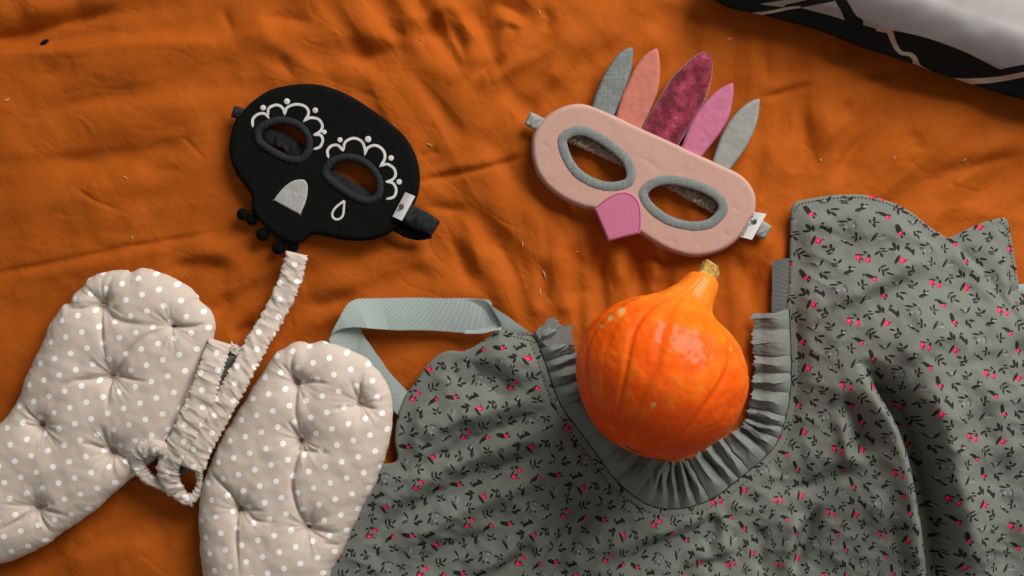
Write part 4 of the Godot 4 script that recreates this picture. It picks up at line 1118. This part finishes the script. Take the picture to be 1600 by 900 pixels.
# ---------------------------------------------------------------- squash
func squash() -> void:
	var hp := 0.066
	var k := 1.0 - hp / CAM
	var ctr := W(Vector2(1034, 585), hp, hp)
	var o := thing("red_kuri_squash", "glossy orange onion squash with a corky stem lying in the dress neckline", "squash", Vector3(ctr.x, -0.003, ctr.z))
	var ax := Vector3(0.40, -0.2, -0.915).normalized()
	var rt := Vector3(0.915, 0.0, 0.40).normalized()
	var up := rt.cross(ax).normalized()
	if up.y < 0.0:
		up = -up
	var prof := smooth(PackedVector2Array([Vector2(-121, 0), Vector2(-126, 12), Vector2(-127, 32), Vector2(-113, 68), Vector2(-85, 102), Vector2(-45, 128), Vector2(0, 136), Vector2(38, 130), Vector2(68, 113), Vector2(90, 90), Vector2(105, 64), Vector2(118, 46), Vector2(138, 35), Vector2(157, 29), Vector2(168, 25), Vector2(172, 19), Vector2(171, 9), Vector2(170, 0)]), 8, false)
	prof = even(prof, 200)
	var no := FastNoiseLite.new()
	no.seed = 101
	no.frequency = 1.0
	no.fractal_octaves = 3
	var ribs := [0.2, 0.62, 1.02, 1.5, 1.84, 2.14, 2.42, 2.75, 3.3, 3.95, 4.55, 5.2, 5.75]
	var nu := 200
	var nv := 320
	var v := PackedVector3Array()
	var uv := PackedVector2Array()
	var cols := PackedColorArray()
	var idx := PackedInt32Array()
	for i in nu + 1:
		var q := prof[i]
		for j in nv + 1:
			var a := TAU * (j % nv) / nv
			var d := rt * cos(a) + up * sin(a)
			var body := smoothstep(0.0, 100.0, q.y)
			var g := 0.0
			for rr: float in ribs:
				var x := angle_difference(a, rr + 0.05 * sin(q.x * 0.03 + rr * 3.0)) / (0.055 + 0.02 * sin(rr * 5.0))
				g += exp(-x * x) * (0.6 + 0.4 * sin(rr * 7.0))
			var pos := d * q.y + ax * q.x
			var nn := no.get_noise_3d(pos.x * 0.02, pos.y * 0.02, pos.z * 0.02)
			var nf := no.get_noise_3d(pos.x * 0.075, pos.y * 0.075, pos.z * 0.075)
			var r := q.y - 3.4 * g * body + (nn * 1.9 + nf * 0.55) * body
			if sin(a) < 0.0:
				r *= 1.0 - 0.02 * body
			var bend := -7.0 * exp(-pow((q.x - 116.0) / 22.0, 2.0)) + 4.0 * smoothstep(130.0, 170.0, q.x)
			v.append(ctr + (ax * (q.x + 2.0 * nn) + d * r + rt * bend) * S * k)
			uv.append(Vector2(float(i) / nu, float(j) / nv))
			# colour of the rind: orange with lighter, yellower neck and redder belly, pale scars
			var c := Color(0.85, 0.112, 0.005).lerp(Color(0.87, 0.20, 0.011), smoothstep(40.0, 120.0, q.x)).lerp(Color(0.76, 0.06, 0.003), smoothstep(10.0, -115.0, q.x) * 0.7)
			c = c.lerp(Color(0.88, 0.27, 0.022), clampf(nn * 0.6, 0.0, 0.4)).lerp(Color(0.66, 0.075, 0.004), clampf(-nn * 0.6 - 0.02, 0.0, 0.4))
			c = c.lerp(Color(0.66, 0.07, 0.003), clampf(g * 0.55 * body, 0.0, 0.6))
			for sc in [[52.0, -102.0, 5.0, 9.0], [36.0, -112.0, 4.5, 6.0], [20.0, -120.0, 3.0, 3.5], [-68.0, -8.0, 3.0, 4.0], [108.0, 38.0, 2.5, 3.5], [60.0, 70.0, 2.0, 2.0]]:
				var lat := r * cos(a)
				if sin(a) > 0.0:
					var e := pow((q.x - sc[0]) / sc[3], 2.0) + pow((lat - sc[1]) / sc[2], 2.0) + nf * 1.6
					c = c.lerp(Color(0.62, 0.38, 0.12), 0.8 * smoothstep(1.3, 0.5, e))
			c = c.lerp(Color(0.20, 0.10, 0.025), smoothstep(19.0, 11.0, q.y) * smoothstep(-60.0, -110.0, q.x))
			cols.append(c)
	for i in nu:
		for j in nv:
			var a := i * (nv + 1) + j
			var b := a + nv + 1
			idx.append_array([a, b, b + 1, a, b + 1, a + 1])
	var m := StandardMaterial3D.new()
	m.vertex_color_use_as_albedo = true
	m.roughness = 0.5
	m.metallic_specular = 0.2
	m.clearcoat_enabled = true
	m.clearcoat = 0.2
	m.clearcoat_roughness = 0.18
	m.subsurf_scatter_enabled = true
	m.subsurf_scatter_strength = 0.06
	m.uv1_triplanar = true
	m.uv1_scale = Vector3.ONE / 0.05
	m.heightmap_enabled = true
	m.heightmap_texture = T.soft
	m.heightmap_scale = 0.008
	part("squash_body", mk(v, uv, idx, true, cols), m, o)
	# stem: a fluted corky stub cut off at a slant
	var cork := cloth(Color(0.86, 0.74, 0.42), 0.95, 0.02, 0.02)
	var base := ctr + (ax * 166.0 + rt * 6.0) * S * k
	var sdir := (ax + rt * 0.05 + up * 0.35).normalized()
	part("stem", surf(72, 22, func(u: float, t: float) -> Vector3:
		var a := u * TAU
		var fl := 1.0 + 0.13 * cos(a * 5.0 + 0.6) + 0.1 * no.get_noise_3d(cos(a) * 3.0, sin(a) * 3.0, t * 4.0)
		var r := (17.0 - 3.5 * smoothstep(0.0, 0.35, t) + 1.5 * t) * fl
		if t > 0.86:
			r *= 1.0 - smoothstep(0.86, 1.0, t)
		var s := 25.0 * minf(t / 0.86, 1.0) + (4.5 * cos(a - 2.6) * minf(1.0, t * 1.2) if t < 0.87 else 4.5 * cos(a - 2.6) * (1.0 - smoothstep(0.86, 1.0, t)))
		return base + (sdir * s + (rt * cos(a) + up * sin(a)) * r) * S * k, true), cork, o, "dry straw coloured stem stub")
	# blossom scar at the other end
	var bb := ctr + ax * -121.0 * S * k
	part("blossom_scar", surf(28, 12, func(u: float, t: float) -> Vector3:
		var d := Vector3(cos(u * TAU) * sin(t * PI), cos(t * PI), sin(u * TAU) * sin(t * PI))
		return bb + (rt * d.x * 9.0 + up * d.z * 8.0 + ax * d.y * 5.0) * (1.0 + 0.2 * no.get_noise_3d(d.x * 4.0, d.y * 4.0, d.z * 4.0)) * S * k + up * 9.0 * S, true), cork, o)

# ---------------------------------------------------------------- pillow
func pillow() -> void:
	var hp := 0.036
	var w := 1300
	var h := 560
	var im := Image.create(w, h, false, Image.FORMAT_RGB8)       # two texels a pixel, from (1080, -80)
	im.fill(Color(0.615, 0.605, 0.60))
	var dk := Color(0.10, 0.115, 0.11)
	var pale := Color(0.70, 0.625, 0.55)
	var org2 := Vector2(1080, -80)
	var conv := func(a: Array) -> PackedVector2Array:
		var r := PackedVector2Array()
		for q in zp(a, 1100, 0, 3.2):
			r.append((q - org2) * 2.0)
		return r
	# black border: everything outside this line
	var inner := smooth(conv.call([-60, -60, 60, -30, 200, -12, 330, 12, 420, 24, 480, 28, 560, 48, 640, 70, 730, 100, 780, 115, 870, 143, 920, 150, 1000, 165, 1100, 190, 1200, 226, 1300, 265, 1400, 310, 1500, 347, 1600, 330, 1750, 310, 1850, 330]), 6, false)
	for x in w:
		var cut := -1.0
		for i in range(1, inner.size()):
			if inner[i - 1].x <= x and inner[i].x > x:
				cut = lerpf(inner[i - 1].y, inner[i].y, (x - inner[i - 1].x) / (inner[i].x - inner[i - 1].x))
		for y in range(maxi(0, int(cut)), h):
			im.set_pixel(x, y, im.get_pixel(x, y).lerp(dk, clampf(y - cut, 0.0, 1.0)))
	stroke(im, smooth(conv.call([-100, -60, 75, -30, 110, -8, 300, -20, 620, -40]), 6, false), [6, 14, 16, 10], dk)
	stroke(im, smooth(conv.call([420, 22, 480, 18, 560, 8, 640, -4, 720, -40]), 6, false), [5, 8, 9, 9], dk)
	stroke(im, smooth(conv.call([600, -120, 640, -40, 668, 5, 700, 45, 740, 95, 775, 118]), 6, false), [13, 13, 13, 14], dk)
	stroke(im, smooth(conv.call([-20, -30, 60, 4, 130, 30, 200, 42, 290, 46, 350, 42, 430, 30, 485, 27]), 6, false), [2, 3, 4, 4, 4, 3], pale)
	stroke(im, smooth(conv.call([870, 143, 905, 150, 925, 155, 950, 185, 980, 225, 1010, 250, 1050, 258, 1075, 275, 1095, 305, 1120, 325, 1180, 352, 1250, 378, 1330, 390, 1420, 391, 1500, 386, 1600, 372, 1750, 350]), 6, false), [5, 7, 5, 7, 8, 8, 7], pale)
	stroke(im, smooth(conv.call([1500, 350, 1560, 345, 1640, 335, 1760, 310]), 6, false), [5, 9, 12], dk)
	T.pillow = ImageTexture.create_from_image(im)
	var m := StandardMaterial3D.new()
	m.albedo_texture = T.pillow
	m.texture_repeat = false
	m.roughness = 0.85
	m.metallic_specular = 0.25
	var o := thing("pillow", "white pillow corner with a black border and pale piping lines, top right", "pillow", W(Vector2(1420, -10), 0.0, hp))
	var c := zp([-30, -120, 20, -30, 60, 6, 140, 42, 280, 72, 420, 108, 560, 146, 680, 192, 800, 240, 950, 286, 1050, 318, 1130, 352, 1300, 408, 1450, 456, 1600, 498, 1750, 530, 1920, 520, 2000, 400, 2010, 100, 1960, -200, 1800, -360, 1300, -400, 600, -390, 150, -330], 1100, 0, 3.2)
	for i in c.size():                                          # its hem lies lower than the height the print was measured at
		c[i] = (c[i] - Vector2(800, 450)) * 1.017 + Vector2(800, 450)
	var ou := Outline.new(smooth(c, 4))
	var no := FastNoiseLite.new()
	no.seed = 111
	no.frequency = 0.006
	no.fractal_octaves = 3
	var top := func(p: Vector2, d: float) -> float: return 0.015 + 0.038 * smoothstep(-25.0, 85.0, d) * minf(1.0, 0.25 + d / 40.0) + 0.004 * bump01(d, 8.0) + no.get_noise_2d(p.x, p.y) * 0.003 * minf(1.0, d / 60.0)
	var bot := func(_p: Vector2, d: float) -> float: return 0.015 - 0.018 * smoothstep(0.0, 170.0, d)
	part("pillow_case", pad_mesh(ou.sd, ou.box, 2.6, top, bot, hp, func(p: Vector2) -> Vector2: return (p - org2) * 2.0 / Vector2(w, h)), m, o)

# ---------------------------------------------------------------- lint
func lint() -> void:
	var pale := cloth(Color(0.85, 0.74, 0.55), 0.8, 0.005)
	var red := cloth(Color(0.75, 0.12, 0.16), 0.9, 0.005)
	var dark := cloth(Color(0.09, 0.10, 0.08), 1.0, 0.03)
	var all := [
		[[[2, 158], [9, 154], [12, 152]], 0.8, "pale star shaped speck of lint near the sheet's left edge", pale],
		[[[188, 275], [193, 276], [197, 280]], 0.7, "pale curved fibre on the sheet left of the black mask", pale],
		[[[203, 367], [204, 371], [204, 375]], 0.6, "tiny upright fibre just above the long crease at left", pale],
		[[[665, 223], [670, 224], [674, 227]], 0.7, "pale fibre on the sheet right of the black mask", pale],
		[[[816, 376], [817, 381], [815, 388]], 0.7, "pale forked husk on the sheet between the masks' lower ends", pale],
		[[[848, 422], [851, 428], [853, 436]], 0.9, "white husk on the sheet, upper of two above the gauze frill", pale],
		[[[844, 450], [844, 456], [846, 463]], 0.8, "white splinter on the sheet, lower of two above the gauze frill", pale],
		[[[842, 14], [844, 17], [843, 21]], 0.7, "white crumb near the top edge of the sheet", pale],
		[[[1136, 58], [1141, 59], [1145, 57]], 0.7, "pale fibre above the raspberry velvet feather", pale],
		[[[1285, 246], [1287, 249], [1288, 247]], 0.6, "glossy crumb on the sheet above the dress's right shoulder", pale],
		[[[1398, 250], [1400, 245], [1399, 242]], 0.5, "hair thin fibre above the dress shoulder seam", pale],
		[[[1506, 252], [1510, 249], [1513, 247]], 0.6, "straw coloured fibre on the sheet toward the right edge", pale],
		[[[900, 392], [903, 393], [905, 391]], 0.6, "pale speck on the sheet below the pink beak", pale],
		[[[654, 59], [656, 60], [657, 62]], 0.9, "red thread speck on the sheet above the black mask", red],
		[[[56, 66], [63, 62], [70, 58]], 3.0, "dark fluff ball in the fold at the sheet's top left", dark],
	]
	for a in all:
		var pts := PackedVector2Array()
		for q in a[0]:
			pts.append(Vector2(q[0], q[1]))
		pts = even(smooth(pts, 6, false), 14)
		var r: float = a[1]
		var base := W(pts[7], sheet_h(pts[7]), 0.0)
		org = base
		var mesh := surf(14, 8, func(u: float, v: float) -> Vector3:
			var i := int(u * 14 + 0.5)
			var t := (pts[mini(i + 1, 14)] - pts[maxi(i - 1, 0)]).normalized()
			var th := r * (0.15 + sin(u * PI)) * (1.0 + 0.25 * sin(i * 2.7 + v * 11.0) * (1.0 if r > 2.0 else 0.2))
			var p := pts[i] + Vector2(-t.y, t.x) * cos(v * TAU) * th
			return W(p, sheet_h(pts[i]) + (r * 0.6 + sin(v * TAU) * th * 0.7) * S + 0.0006 * sin(u * PI), 0.0), true)
		var o := MeshInstance3D.new()
		o.name = numbered("lint_fibre")
		o.mesh = mesh
		o.material_override = a[3]
		o.position = base
		o.set_meta("label", a[2])
		o.set_meta("category", "lint")
		o.set_meta("group", "bits of lint on the bed sheet")
		add_child(o)

# ---------------------------------------------------------------- main
func _ready() -> void:
	var cam := Camera3D.new()
	cam.name = "camera"
	cam.fov = rad_to_deg(2.0 * atan(450.0 * S / CAM))
	cam.position = Vector3(0, CAM, 0)
	cam.rotation_degrees = Vector3(-90, 0, 0)
	cam.near = 0.05
	cam.far = 20.0
	add_child(cam)
	cam.current = true
	var env := Environment.new()
	env.background_mode = Environment.BG_COLOR
	env.background_color = Color(0.20, 0.195, 0.19).linear_to_srgb()
	env.tonemap_mode = Environment.TONE_MAPPER_LINEAR
	env.tonemap_exposure = 1.0
	env.sdfgi_enabled = true
	env.ssao_enabled = true
	env.ssil_enabled = true
	var we := WorldEnvironment.new()
	we.name = "environment"
	we.environment = env
	add_child(we)
	var win := AreaLight3D.new()                            # the window beyond the head of the bed
	win.name = "window_light"
	win.area_size = Vector2(1.3, 1.1)
	win.area_normalize_energy = true
	win.light_energy = 5.9
	win.light_color = Color(1.0, 0.975, 0.95)
	win.shadow_enabled = true
	add_child(win)
	win.look_at_from_position(Vector3(0.95, 1.1, -1.3), Vector3(0.0, 0.0, 0.0))
	materials()
	M.glitter = cloth(Color(0.74, 0.74, 0.73), 0.6, 0.05, 0.02)
	M.logo = cloth(Color(0.33, 0.32, 0.31), 0.9, 0.005)
	M.rose_dark = cloth(Color(0.62, 0.28, 0.42), 0.9, 0.005)
	M.stitch = cloth(Color(0.45, 0.36, 0.28), 0.9, 0.004)
	M.gauze = cloth(Color(0.52, 0.52, 0.51), 0.9, 0.02, 0.03)
	prepare_sheet()
	build_sheet()
	pillow()
	black_mask()
	bird_mask()
	dress()
	wings()
	squash()
	lint()
